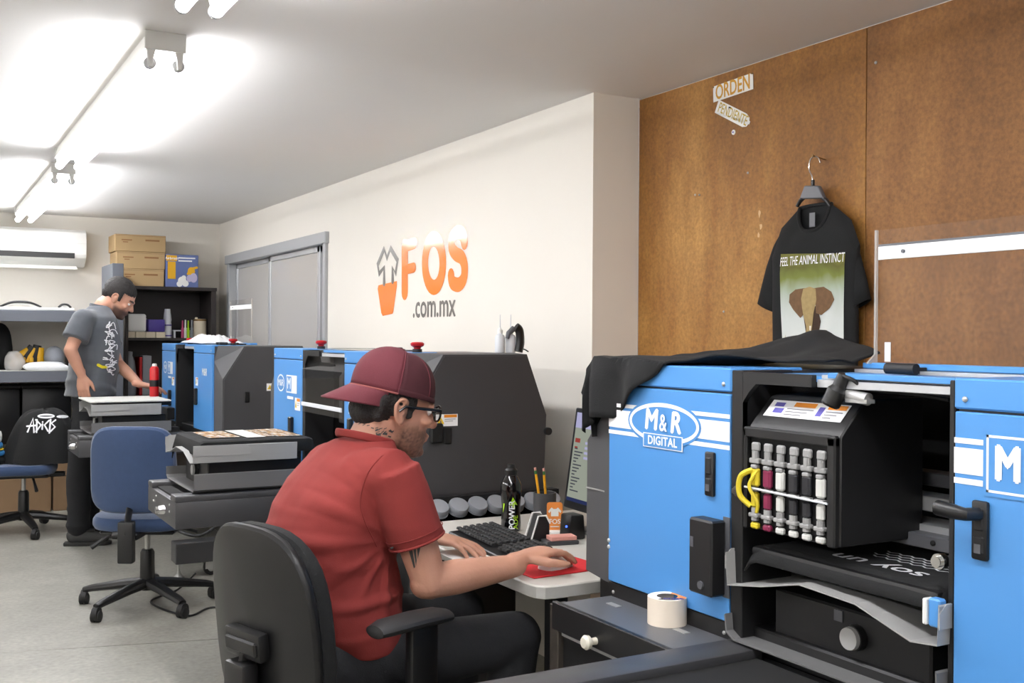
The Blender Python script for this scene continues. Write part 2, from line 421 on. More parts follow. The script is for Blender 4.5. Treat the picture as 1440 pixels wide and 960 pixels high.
def solo(name, b, m, label, cat, group=None, **k):
    o = obj(name, b, m, None, **k); tag(o, label, cat, group); return base_origin(o)
def struct(name, b, m, parent=None, **k):
    o = obj(name, b, m, parent, **k)
    o['kind'] = 'structure'
    return o
def dup(o, parent=None):
    c = o.copy(); COL.objects.link(c)
    if parent is not None: c.parent = parent
    for ch in o.children: dup(ch, c)
    return c
_tc = {}
def text_bm(s, size=1.0, bold=0.0, shear=0.0, depth=0.0, spacing=1.0, xs=1.0, align='CENTER'):
    cu = bpy.data.curves.new('t', 'FONT'); cu.body = s; cu.size = size; cu.shear = shear; cu.extrude = depth
    cu.space_character = spacing; cu.align_x = align; cu.align_y = 'CENTER'; cu.resolution_u = 3
    ob = bpy.data.objects.new('t', cu); COL.objects.link(ob)
    dg = bpy.context.evaluated_depsgraph_get()
    me = bpy.data.meshes.new_from_object(ob.evaluated_get(dg))
    bm = bmesh.new(); bm.from_mesh(me); bpy.data.meshes.remove(me); bpy.data.objects.remove(ob); bpy.data.curves.remove(cu); bm.verts.index_update()
    if xs != 1.0:
        for v in bm.verts: v.co.x *= xs
    if bold:
        src = [v.co.copy() for v in bm.verts]; fs = [[v.index for v in f.verts] for f in bm.faces]
        for k, (ox, oy) in enumerate(((-bold, 0), (bold, 0), (0, bold*.8), (0, -bold*.8))):
            nv = [bm.verts.new(p+Vector((ox, oy, .00004*(k+1)))) for p in src]
            for f in fs: bm.faces.new([nv[i] for i in f])
    return bm
def frame(o, r, u):
    r = Vector(r).normalized(); u = Vector(u).normalized(); n = r.cross(u)
    M = Matrix((r, u, n)).transposed().to_4x4(); M.translation = Vector(o); return M
def lettering(name, s, m, parent, o, r, u, size, world=False, **k):
    b = B(); b.merge(text_bm(s, size, **k), frame(o, r, u))
    return obj(name, b, m, parent, world=world, smooth=False, norm=False)
def stroke(b, pts, w, M, n=10, closed=False):
    """flat round-ended line of width w through 2d pts, laid with matrix M"""
    P = [Vector(p) for p in pts]
    if closed: P.append(P[0])
    L = []; R = []
    for i, p in enumerate(P):
        if closed and i in (0, len(P)-1): t = (P[1]-P[-2]).normalized()
        else: t = (P[min(i+1, len(P)-1)]-P[max(i-1, 0)]).normalized()
        q = Vector((-t.y, t.x))
        ww = w[i] if isinstance(w, list) else w
        L.append(p+q*ww/2); R.append(p-q*ww/2)
    V = [(p.x, p.y, 0) for p in L]+[(p.x, p.y, 0) for p in R]; k = len(P)
    b.faces(V, [(i, k+i, k+i+1, i+1) for i in range(k-1)], M)
    if not closed:
        for e, i in ((P[0], 0), (P[-1], k-1)):
            ww = w[i] if isinstance(w, list) else w
            b.faces([(e.x+ww/2*math.cos(2*PI*a/12), e.y+ww/2*math.sin(2*PI*a/12), 0.0001) for a in range(12)], [tuple(range(12))], M)
def disc(b, c, rx, ry, M, n=24, z=0.0, a0=0, a1=2*PI):
    b.faces([(c[0]+rx*math.cos(a0+(a1-a0)*a/n), c[1]+ry*math.sin(a0+(a1-a0)*a/n), z) for a in range(n if a1-a0 > 6.2 else n+1)], [tuple(range(n if a1-a0 > 6.2 else n+1))], M)
def ringflat(b, c, rx, ry, w, M, n=40, z=0.0):
    V = []; 
    for a in range(n):
        ca, sa = math.cos(2*PI*a/n), math.sin(2*PI*a/n); V.append((c[0]+rx*ca, c[1]+ry*sa, z)); V.append((c[0]+(rx-w)*ca, c[1]+(ry-w)*sa, z))
    b.faces(V, [(2*i, 2*((i+1) % n), 2*((i+1) % n)+1, 2*i+1) for i in range(n)], M)
def rect(b, x0, x1, y0, y1, M, z=0.0): b.faces([(x0, y0, z), (x1, y0, z), (x1, y1, z), (x0, y1, z)], [(0, 1, 2, 3)], M)
def poly(b, pts, M, z=0.0): b.faces([(p[0], p[1], z) for p in pts], [tuple(range(len(pts)))], M)
def bez(p, n=10):
    """catmull-rom through 2d or 3d points"""
    P = [Vector(x) for x in p]; out = []
    for i in range(len(P)-1):
        a = P[max(i-1, 0)]; b_ = P[i]; c = P[i+1]; d = P[min(i+2, len(P)-1)]
        for k in range(n):
            t = k/n; out.append(0.5*((2*b_)+(c-a)*t+(2*a-5*b_+4*c-d)*t*t+(-a+3*b_-3*c+d)*t**3))
    out.append(P[-1]); return out
def remeshed(b, voxel, smooth=6, fac=0.5):
    """fuse the closed pieces of b into one continuous skin"""
    bm = b.bm; bmesh.ops.recalc_face_normals(bm, faces=list(bm.faces))
    me = bpy.data.meshes.new('tmp'); bm.to_mesh(me); bm.free()
    o = bpy.data.objects.new('tmp', me); COL.objects.link(o)
    r = o.modifiers.new('r', 'REMESH'); r.mode = 'VOXEL'; r.voxel_size = voxel
    if smooth:
        s = o.modifiers.new('s', 'SMOOTH'); s.factor = fac; s.iterations = smooth
    dg = bpy.context.evaluated_depsgraph_get()
    m2 = bpy.data.meshes.new_from_object(o.evaluated_get(dg))
    bpy.data.objects.remove(o); bpy.data.meshes.remove(me)
    bm = bmesh.new(); bm.from_mesh(m2); bpy.data.meshes.remove(m2); r = B(); r.bm.free(); r.bm = bm; return r
def project(b, tree, d, off=0.0012):
    """drop the points of a flat decal onto a surface along d"""
    d = Vector(d).normalized()
    for v in b.bm.verts:
        h = tree.ray_cast(v.co - d*0.5, d)
        if h[0] is not None: v.co = h[0] - d*off
    return b
def densify(b, cuts=2):
    bmesh.ops.triangulate(b.bm, faces=list(b.bm.faces))
    bmesh.ops.subdivide_edges(b.bm, edges=list(b.bm.edges), cuts=cuts, use_grid_fill=True); return b
# ================================================================ the room
XW = 2.33; XB = 2.55; YC = 3.50; YB = 9.35; ZC = 2.31; XL = -3.6; YF = -2.8
b = B(); b.box(XL, XB, YF, YB, -0.12, -0.012); floor = struct('floor', b, 'floor_concrete')
pa = at_z(0, 918, 0); pb = at_z(330, 897, 0); dj = (pb-pa); sl = dj.y/dj.x
def yj(x): return pa.y+(x-pa.x)*sl
for lo in (True, False):
    b = B(); e = 0.003
    if lo: pl = [(XL, YF), (XB, YF), (XB, yj(XB)-e), (0.4, yj(0.4)-e+0.004), (-0.1, yj(-0.1)-e-0.003), (XL, yj(XL)-e)]
    else: pl = [(XL, YB), (XB, YB), (XB, yj(XB)+e), (0.9, yj(0.9)+e+0.004), (0.1, yj(0.1)+e-0.003), (XL, yj(XL)+e)]
    b.prism(pl, 'z', -0.012, 0); obj('slab', b, 'floor_concrete', floor)
b = B(); b.box(XL, XB+0.1, YF, YB, ZC, ZC+0.1); struct('ceiling', b, 'ceiling_paint')
b = B(); b.box(XL-0.1, XB+1.4, YB, YB+0.1, 0, ZC); struct('wall_back', b, 'wall_paint')
b = B(); b.box(XL-0.1, XL, YF, YB, 0, ZC); struct('wall_left', b, 'wall_paint')
b = B(); b.box(XL-0.1, XB+0.1, YF-0.1, YF, 0, ZC); struct('wall_front', b, 'wall_paint')
# long wall with the sliding window, jutting out 0.22 m from the boarded wall
WY0 = at_x(461, 400, XW).y; WY1 = at_x(322, 400, XW).y
WZ1 = at_x(460, 338, XW).z; WZ0 = 0.95
b = B(); b.box(XW, XW+0.22, YC, WY0, 0, ZC); b.box(XW, XW+0.22, WY1, YB, 0, ZC); b.box(XW, XW+0.22, WY0, WY1, WZ1, ZC); b.box(XW, XW+0.22, WY0, WY1, 0, WZ0)
struct('wall_right', b, 'wall_paint')
# boarded wall: substrate and hardboard sheets
b = B(); b.box(XB+0.012, XB+0.1, YF, YC, 0, ZC); wbd = struct('wall_boarded', b, 'wall_paint')
ys = at_x(1217, 300, XB).y
edges = [YC, ys, ys-1.22, ys-2.44, YF]
for i in range(4):
    y1, y0 = edges[i]-0.0015, edges[i+1]+0.0015
    b = B(); b.box(XB, XB+0.012, y0, y1, 0.0, ZC-0.006, bev=0.001); obj('board', b, 'board_golden' if i == 0 else 'board_brown', wbd)
for (u, v, r) in ((978, 274, .004), (984, 274, .004), (1052, 243, .004), (1018, 438, .004), (1232, 88, .005)):
    p = at_x(u, v, XB); b = B(); b.ell((XB-0.001, p.y, p.z), (0.004, r, r)); obj('screw', b, 'steel', wbd)
for (u, v, s) in ((1068, 300, .012), (1070, 318, .01), (1067, 330, .008)):
    p = at_x(u, v, XB); b = B(); M_ = frame((XB-0.0008, p.y, p.z), (0, -1, 0), (0, 0, 1))
    poly(b, [(s*random.uniform(.4, 1)*math.cos(a*PI/4), 1.6*s*random.uniform(.4, 1)*math.sin(a*PI/4)) for a in range(8)], M_); obj('chipped_patch', b, 'tape_tan', wbd, norm=False)
# sliding window
win = thing('window_1', 'sliding aluminium window', 'window', (XW, WY0, WZ0)); del win['category']; del win['label']; win['kind'] = 'structure'
fr = B(); 
fr.box(XW-0.03, XW+0.10, WY0-0.02, WY1+0.03, WZ1-0.02, WZ1+0.055, bev=0.004); fr.box(XW-0.02, XW+0.10, WY0, WY0+0.05, WZ0, WZ1, bev=0.004)
fr.box(XW-0.02, XW+0.10, WY1-0.07, WY1, WZ0, WZ1, bev=0.004); fr.box(XW-0.02, XW+0.1, WY0, WY1, WZ0, WZ0+0.05, bev=0.004)
obj('window_frame', fr, 'alu_paint', win, world=True)
ya, yb_ = WY0+0.05, WY1-0.07
splits = [(ya, ya+0.25, 0.07), (ya+0.16, at_x(374, 400, XW).y, 0.03), (at_x(376, 400, XW).y-0.03, yb_, 0.055)]
for i, (q0, q1, dx) in enumerate(splits):
    s_ = B(); w = 0.05 if i == 1 else 0.035; x0 = XW+dx-0.012; x1 = XW+dx+0.012
    s_.box(x0, x1, q0, q0+w, WZ0+0.05, WZ1-0.02, bev=0.003); s_.box(x0, x1, q1-w, q1, WZ0+0.05, WZ1-0.02, bev=0.003)
    s_.box(x0, x1, q0, q1, WZ1-0.06, WZ1-0.02, bev=0.003); s_.box(x0, x1, q0, q1, WZ0+0.05, WZ0+0.09, bev=0.003)
    so = obj('sash', s_, 'alu', win, world=True)
    g = B(); g.box(XW+dx-0.003, XW+dx+0.003, q0+w, q1-w, WZ0+0.09, WZ1-0.06); obj('pane', g, 'pane_glass', so, world=True)
# the office behind the glass
b = B(); b.box(XW+1.3, XW+1.4, WY0-0.6, YB, 0, ZC); b.box(XW+0.22, XW+1.4, WY0-0.7, WY0-0.6, 0, ZC); b.box(XW+0.1, XW+1.4, WY0-0.7, YB, ZC, ZC+0.1); b.box(XW+0.1, XW+1.4, WY0-0.7, YB, -0.1, 0)
struct('wall_office', b, 'wall_paint')
t = thing('office_shelf', 'pale shelf with white boxes seen through the sliding window', 'shelf', (XW+1.1, 8.0, 0))
for z in (.9, 1.25, 1.6): b = B(); b.box(XW+.95, XW+1.29, 6.9, 9.2, z, z+.03); obj('shelf_board', b, 'mid_paint', t, world=True)
for y in (6.9, 9.17): b = B(); b.box(XW+.95, XW+1.29, y, y+.03, 0, 1.63); obj('side_panel', b, 'mid_paint', t, world=True)
for k, (y0, y1, z) in enumerate(((7.1, 7.6, 1.28), (7.9, 8.5, 1.28), (8.6, 9.0, 1.63), (7.3, 7.8, 1.63))):
    b = B(); b.box(XW+.98, XW+1.25, y0, y1, z+.001, z+.2, bev=.004); solo('office_box', b, 'paper', ['white box on the office shelf\'s lower board, near end', 'long white box on the office shelf\'s lower board', 'white box on top of the office shelf, by the back wall', 'white box on top of the office shelf, near end'][k], 'box')
# ---------------------------------------------------------------- fluorescent fixtures
def fixture(x, y0, L, label):
    t = thing('ceiling_light', label, 'light', (x, y0, ZC), 0)
    b = B(); b.prism([(-0.05, 0), (0.05, 0), (0.064, -0.058), (-0.064, -0.058)], 'y', 0.0, L); obj('housing', b, 'white_enamel', t)
    for ye in (-0.002, L-0.008):
        b = B(); b.box(-0.064, 0.064, ye, ye+0.01, -0.060, 0, bev=0.002); obj('end_plate', b, 'socket_white', t)
    for sx in (-1, 1):
        for ye, d in ((0.012, 1), (L-0.012, -1)):
            b = B(); b.prism([(sx*0.026, -0.045), (sx*0.058, -0.045), (sx*0.054, -0.09), (sx*0.050, -0.113), (sx*0.038, -0.113), (sx*0.036, -0.085)], 'y', ye-0.01, ye+0.012, bev=0.0015); obj('lamp_socket', b, 'socket_white', t)
        b = B(); b.cyl((sx*0.044, 0.024, -0.098), (sx*0.044, L-0.024, -0.098), 0.0185, n=16); tb = obj('tube', b, 'tube_glow', t)
        b = B(); b.cyl((sx*0.044, 0.018, -0.098), (sx*0.044, 0.034, -0.098), 0.0192, n=16); b.cyl((sx*0.044, L-0.034, -0.098), (sx*0.044, L-0.018, -0.098), 0.0192, n=16); obj('tube_cap', b, 'alu', tb)
    return t
fixture(0.70, 3.50, 2.44, 'twin-tube fluorescent ceiling fixture above the empty blue chair')
fixture(0.74, 6.47, 2.44, 'twin-tube fluorescent ceiling fixture next to the air conditioner')
fixture(0.66, 0.46, 2.44, 'twin-tube fluorescent ceiling fixture above the aisle by the striped printer')
fixture(0.66, -2.45, 2.44, 'twin-tube fluorescent ceiling fixture by the plain front wall')
fixture(-2.0, 2.0, 2.44, 'twin-tube fluorescent ceiling fixture near the plain left wall, middle one')
fixture(-2.0, 5.2, 2.44, 'twin-tube fluorescent ceiling fixture near the plain left wall, back one')
fixture(-2.0, -1.2, 2.44, 'twin-tube fluorescent ceiling fixture near the plain left wall, front one')
# unseen lamp added in the office to brighten the window panes
t = thing('ceiling_light', 'added unseen square lamp brightening the office behind the sliding window', 'light', (XW+0.75, 8.0, ZC))
b = B(); b.box(-0.16, 0.16, -0.16, 0.16, -0.03, 0, bev=0.005); obj('housing', b, 'white_enamel', t)
b = B(); b.box(-0.14, 0.14, -0.14, 0.14, -0.04, -0.03); obj('fill_diffuser', b, 'tube_glow', t)

# ================================================================ wall signs
# painted letters: shirt outline, plain orange box, FOS, .com.mx (flat vinyl on the long wall)
def wp(u, v): p = at_x(u, v, XW-0.002); return p
sg = thing('wall_sign', 'orange and grey vinyl shop sign lettering on the white wall', 'sign', (XW-0.0015, wp(600, 440).y, wp(600, 440).z))
O0 = Vector((XW-0.0015, wp(600, 440).y, wp(600, 440).z))
SM = frame((0, 0, 0), (0, -1, 0), (0, 0, 1))
def sp(u, v): p = wp(u, v); return (-(p.y-O0.y), p.z-O0.z)
def spl(pts): return [sp(*p) for p in pts]
b = B()   # grey shirt outline emblem
stroke(b, spl([(540, 398), (540, 376), (533, 385), (531, 372), (540, 350), (544, 363), (549, 349), (559, 366), (556, 385), (552, 376), (552, 395)]), 0.036, SM); obj('shirt_emblem', b, 'grey_vinyl', sg, norm=False, smooth=False)
b = B(); poly(b, spl([(532, 401), (558, 395), (558, 402), (553, 438), (552, 441), (538, 444), (536, 440), (531, 406)]), SM); obj('box_emblem', b, 'orange_vinyl', sg, norm=False, smooth=False)
b = B(); W_ = 0.062
stroke(b, spl([(569, 411), (569, 347)]), [0.085]*2, SM); stroke(b, spl([(569, 347), (583, 342)]), 0.06, SM @ Matrix.Translation((0, 0, .0003))); stroke(b, spl([(570, 379), (582, 376)]), 0.055, SM @ Matrix.Translation((0, 0, .0006))); obj('letter_f', b, 'orange_vinyl', sg, norm=False, smooth=False)
b = B(); stroke(b, [sp(610+12.5*math.sin(a*PI/16), 370-34*math.cos(a*PI/16)) for a in range(32)], 0.078, SM, closed=True); obj('letter_o', b, 'orange_vinyl', sg, norm=False, smooth=False)
b = B(); stroke(b, [sp(*p) for p in bez([(653, 341), (650, 330), (643, 327), (636, 335), (635, 348), (641, 357), (649, 362), (653, 374), (652, 391), (645, 400), (636, 397), (634, 387)], 5)], 0.072, SM); obj('letter_s', b, 'orange_vinyl', sg, norm=False, smooth=False)
p = sp(609, 430); q0 = sp(579, 436); q1 = sp(639, 424)
w = q1[0]-q0[0]; bt = text_bm('.com.mx', 0.17, bold=0.0035)
xs = [v.co.x for v in bt.verts]; k = w/(max(xs)-min(xs))
for v in bt.verts: v.co.x *= k
b = B(); b.merge(bt, SM @ Matrix.Translation((p[0], sp(609, 431)[1], 0))); obj('web_address', b, 'grey_vinyl', sg, norm=False, smooth=False)

# paper signs on the board
def paper_sign(name, pts, txt, lab, size, rounded=False, bold=0.003, mcol='decal_orange', pin=None):
    P = [at_x(u, v, XB-0.003) for u, v in pts]; c = sum(P, Vector())/4
    r = (P[1]-P[0]).normalized(); u_ = Vector((-1, 0, 0)).cross(r); u_ = u_ if u_.z > 0 else -u_
    t = thing(name, lab, 'sign', c); w = ((P[1]-P[0]).length+(P[2]-P[3]).length)/2; h = ((P[3]-P[0]).length+(P[2]-P[1]).length)/2*0.93
    M_ = frame((0, 0, 0), r, u_); b = B()
    if rounded: pl = [(-w/2, -h/2), (w/2-.03, -h/2), (w/2-.01, -h/2+.008), (w/2, -h/2+.03), (w/2, h/2-.03), (w/2-.01, h/2-.008), (w/2-.03, h/2), (-w/2, h/2)]
    else: pl = [(-w/2, -h/2), (w/2, -h/2), (w/2, h/2), (-w/2, h/2)]
    b.prism(pl, 'z', -0.001, 0.0, M=M_); obj('card', b, 'paper', t, smooth=False)
    bt = text_bm(txt, size, bold=bold); xs = [v.co.x for v in bt.verts]; k = w*0.86/(max(xs)-min(xs))
    for v in bt.verts: v.co.x *= k
    b = B(); b.merge(bt, M_ @ Matrix.Translation((0.0, 0, 0.0008))); obj('lettering', b, mcol, t, norm=False, smooth=False)
    for (x, y, m_) in (pin or []):
        b = B(); b.lathe([(0.003, 0), (0.002, 0.004), (0.0035, 0.006)], 10, M_ @ Matrix.Translation((x*w, y*h, 0))); obj('pin', b, m_, t)
paper_sign('order_sign', [(1003, 121), (1059, 101), (1059, 127), (1003, 144)][0:4], 'ORDEN', 'white card sign reading ORDEN pinned to brown board', 0.075, bold=.0016, mcol='sign_amber', pin=[(-.49, .45, 'bronze'), (.49, .45, 'bronze')])
paper_sign('pending_sign', [(1012, 140), (1058, 163), (1050, 183), (1004, 158)], 'PENDIENTE', 'white card sign reading PENDIENTE hanging askew on brown board', 0.05, True, 0.0005, 'sign_mustard', pin=[(-.12, .36, 'black_plastic')])
p = at_x(1032, 186, XB); b = B(); M_ = frame((0, 0, 0), (0, -1, 0), (0, 0, 1))
t = thing('round_sticker', 'tiny round white badge with dark centre below the card signs', 'badge', (XB, p.y, p.z))
b.lathe([(0.009, 0), (0.009, 0.003), (0.007, 0.004)], 16, M_); obj('disc', b, 'plastic_white', t); b = B(); b.lathe([(0.004, 0.0041), (0.0035, 0.005)], 12, M_); obj('centre', b, 'plastic_purple', t)
# ================================================================ direct-to-garment printers
FR = ((0, -1, 0), (0, 0, 1))                                  # lettering on a front (faces -x)
def oval_logo(par, y, z, w, h, full=True):
    M_ = frame((-0.0135, y, z), *FR)
    b = B(); disc(b, (0, 0), w/2+.006, h/2+.006, M_, 40); o = obj('logo_field', b, 'decal_blue', par, norm=False, smooth=False)
    b = B(); ringflat(b, (0, 0), w/2, h/2, h*0.10, M_, 48, 0.0005); obj('logo_oval', b, 'decal_white', par, norm=False, smooth=False)
    b = B(); b.merge(text_bm('M', h*0.72, bold=h*0.03, shear=0.12, xs=0.95), M_ @ Matrix.Translation((-w*0.17, h*0.05, 0.001)))
    obj('logo_letters', b, 'decal_white', par, norm=False, smooth=False); b = B(); b.merge(text_bm('R', h*0.72, bold=h*0.03, shear=0.12, xs=0.95), M_ @ Matrix.Translation((w*0.18, h*0.03, 0.001)))
    obj('logo_letters', b, 'decal_white', par, norm=False, smooth=False)
    b = B(); b.merge(text_bm('&', h*0.6, bold=h*0.04, xs=0.8), M_ @ Matrix.Translation((w*0.01, h*0.0, 0.0014))); obj('logo_ampersand', b, 'decal_blue', par, norm=False, smooth=False)
    b = B(); b.merge(text_bm('&', h*0.6, bold=h*0.008, xs=0.8), M_ @ Matrix.Translation((w*0.01, h*0.0, 0.0018))); obj('logo_ampersand', b, 'decal_white', par, norm=False, smooth=False)
    if full:
        b = B(); rect(b, -w*0.285, w*0.285, -h*0.62, -h*0.27, M_, 0.001); obj('logo_plate', b, 'decal_white', par, norm=False, smooth=False)
        b = B(); rect(b, -w*0.272, w*0.272, -h*0.60, -h*0.29, M_, 0.0015); obj('logo_plate', b, 'decal_blue', par, norm=False, smooth=False)
        b = B(); b.merge(text_bm('DIGITAL', h*0.30, bold=h*0.010, spacing=1.05), M_ @ Matrix.Translation((0, -h*0.445, 0.002))); obj('logo_letters', b, 'decal_white', par, norm=False, smooth=False)
def box_logo(par, y_left, z, w, h):
    M_ = frame((-0.0135, y_left-w/2, z), *FR)
    b = B(); rect(b, -w/2-.006, w/2+.006, -h/2-.006, h/2+.006, M_); obj('logo_field', b, 'decal_blue', par, norm=False, smooth=False)
    b = B(); e = h*0.045
    for q in ((-w/2, w/2, h/2-e, h/2), (-w/2, w/2, -h/2, -h/2+e), (-w/2, -w/2+e, -h/2, h/2), (w/2-e, w/2, -h/2, h/2)): rect(b, *q, M_, 0.0005)
    obj('logo_border', b, 'decal_white', par, norm=False, smooth=False)
    b = B(); b.merge(text_bm('M', h*0.85, bold=h*0.035, align='LEFT', xs=0.78), M_ @ Matrix.Translation((-w/2+h*0.16, 0.0, 0.001))); obj('logo_letters', b, 'decal_white', par, norm=False, smooth=False)
def sticker(par, x, y, z, w, h, face='end', name='warning_label'):
    M_ = frame((x, y, z), (1, 0, 0), (0, 0, 1)) if face == 'end' else frame((x, y, z), *FR)
    b = B(); b.box(-w/2, w/2, -h/2, h/2, 0, 0.0006, M=M_); s_ = obj(name, b, 'decal_white', par)
    b = B(); rect(b, -w*0.13, w*0.46, h*0.22, h*0.46, M_, 0.001); obj('orange_band', b, 'decal_orange', s_, norm=False, smooth=False)
    b = B(); poly(b, [(-w*0.45, -h*0.3), (-w*0.12, -h*0.3), (-w*0.285, h*0.32)], M_, 0.001); obj('hazard_triangle', b, 'decal_yellow', s_, norm=False, smooth=False)
    b = B()
    poly(b, [(-w*0.33, -h*0.2), (-w*0.24, -h*0.2), (-w*0.285, h*0.1)], M_, 0.0015)
    for k in range(2): rect(b, -w*0.10, w*(0.40-0.12*k), h*(0.06-0.16*k), h*(0.10-0.16*k), M_, 0.001)
    obj('fine_print', b, 'tan_line', s_, norm=False, smooth=False)
def bolt(par, x, y, z, r=0.005, ax='x', m='steel'):
    b = B(); M_ = Matrix.Translation((x, y, z)) @ (Matrix.Rotation(-PI/2, 4, 'Y') if ax == 'x' else Matrix.Rotation(PI/2, 4, 'X'))
    b.lathe([(r, 0), (r, r*0.5), (r*0.6, r*0.9), (r*0.1, r)], 10, M_); return obj('bolt', b, m, par)
def estop(par, x, y, z, s=1.0):
    b = B(); b.lathe([(0.018*s, 0), (0.018*s, 0.012*s)], 16, Matrix.Translation((x, y, z))); e = obj('stop_button', b, 'black_plastic', par)
    b = B(); b.lathe([(0.012*s, 0.012*s), (0.014*s, 0.018*s), (0.024*s, 0.024*s), (0.026*s, 0.032*s), (0.02*s, 0.037*s), (0.001, 0.038*s)], 18, Matrix.Translation((x, y, z))); obj('mushroom_cap', b, 'red_plastic', e)
TOPZ = 1.288; Z0 = 0.775
YR0, YR1, YO1, YL1, YE = 0.15, 0.606, 1.12, 1.545, 1.665       # right door | opening | left door | end
def endcap(y_in, y_out, name, par):
    inn = [(0, Z0), (0, 1.20), (0.02, TOPZ), (0.50, TOPZ), (0.53, 1.10), (0.53, Z0)]
    out = [(0.008, Z0+.01), (0.010, 1.10), (0.13, TOPZ-.003), (0.47, TOPZ-.003), (0.555, 1.06), (0.545, Z0+.01)]
    b = B(); b.loft([[(x, y_in, z) for x, z in inn], [(x, y_out, z) for x, z in out]]); o = obj(name, b, 'dark_paint_lit', par, smooth=False)
    b = B(); k = [(0.3+(x-0.3)*0.975, 1.03+(z-1.03)*0.975) for x, z in out]; s_ = -1 if y_out < y_in else 1
    b.prism(k, 'y', y_out, y_out+s_*0.004); obj('end_panel', b, 'dark_paint', o, smooth=False)
    return o
def handle_plate(par, y, z, lever=None):
    b = B(); b.box(-0.02, -0.011, y-.014, y+.014, z-.045, z+.045, bev=0.006, seg=2); h = obj('door_handle', b, 'black_plastic', par)
    b = B(); b.box(-0.023, -0.018, y-.009, y+.009, z-.035, z-.008, bev=0.003); b.box(-0.0225, -0.018, y-.008, y+.008, z+.0, z+.034, bev=0.003); obj('latch', b, 'black_rubber', h)
    b = B(); b.box(-0.0235, -0.0225, y-.0055, y+.0055, z-.034, z-.02); obj('lock_plate', b, 'mid_paint', h)
    if lever:
        b = B(); b.tube([(-0.02, y, z+.025), (-0.045, y+.005, z+.026), (-0.05, y+.02, z+.028), (-0.05, y+.05, z+.030)], [0.010, 0.010, 0.0115, 0.012], 12); obj('lever', b, 'black_plastic', h)
def carriage_stage(root, dx, shirt):
    """the moving garment stage: lower tray, drive box, knob, sheet-metal tray, platen with shirt"""
    b = B(); x0, x1 = dx-.03, dx+.42
    pr = [(YR1+.012, Z0+.055), (YR1+.012, Z0-.002), (YR1+.03, Z0-.012), (YO1-.03, Z0-.012), (YO1-.008, Z0+.0), (YO1-.004, Z0+.032)]
    for th in (0,):
        b.loft([[(x, y, z) for y, z in pr]+[(x, y+(-.003 if i > 2 else .003), z+.003) for i, (y, z) in reversed(list(enumerate(pr)))] for x in (x0, x1)])
    obj('lower_tray', b, 'tray_dark', root, smooth=False)
    b = B(); b.box(dx+.035, dx+.40, YR1+.075, YO1-.075, Z0-.009, 0.868, bev=0.004); db = obj('drive_box', b, 'black_paint', root)
    b = B(); b.cyl((dx+.034, 0.836, 0.824), (dx+.018, 0.836, 0.824), 0.023, n=24); kn = obj('knob', b, 'black_plastic', root)
    b = B(); b.cyl((dx+.018, 0.836, 0.824), (dx+.010, 0.836, 0.824), 0.0205, 0.0195, n=24); obj('knob_face', b, 'tray_grey', kn)
    b = B(); b.box(dx+.032, dx+.036, 0.87, 0.89, 0.842, 0.862); b.cyl((dx+.1, 0.863, 0.865), (dx+.1, 0.863, 0.93), 0.02, n=12); b.cyl((dx+.28, 0.863, 0.865), (dx+.28, 0.863, 0.93), 0.02, n=12); obj('support_post', b, 'mid_paint', root)
    # W-shaped tray
    y0, y1 = YR1+.004, YO1-.012
    pr = [(y0, 0.936), (y0+.004, 0.874), (y0+.055, 0.868), (y0+.17, 0.902), (y0+.30, 0.908), (y1-.10, 0.884), (y1-.006, 0.868), (y1, 0.930)]
    b = B(); n = len(pr); rings = []
    for x in (dx-.035, dx+.36):
        rings.append([(x, y, z) for y, z in pr]+[(x, y+(.0 if 0 < i < n-1 else (.002 if i == 0 else -.002)), z+.0025) for i, (y, z) in reversed(list(enumerate(pr)))])
    b.loft(rings)
    # raised rounded wings at both sides
    for yy in (y0, y1): b.prism([(dx-.035, .90), (dx-.035, .925), (dx-.02, .938), (dx+.16, .938), (dx+.18, .925), (dx+.18, .90)], 'y', yy-.001, yy+.001)
    obj('sheet_tray', b, 'tray_grey', root, smooth=False)
    # platen
    b = B(); b.box(dx-.0, dx+.42, YR1+.035, YO1-.045, 0.925, 0.948, bev=0.008, seg=2); obj('platen', b, 'black_paint', root)
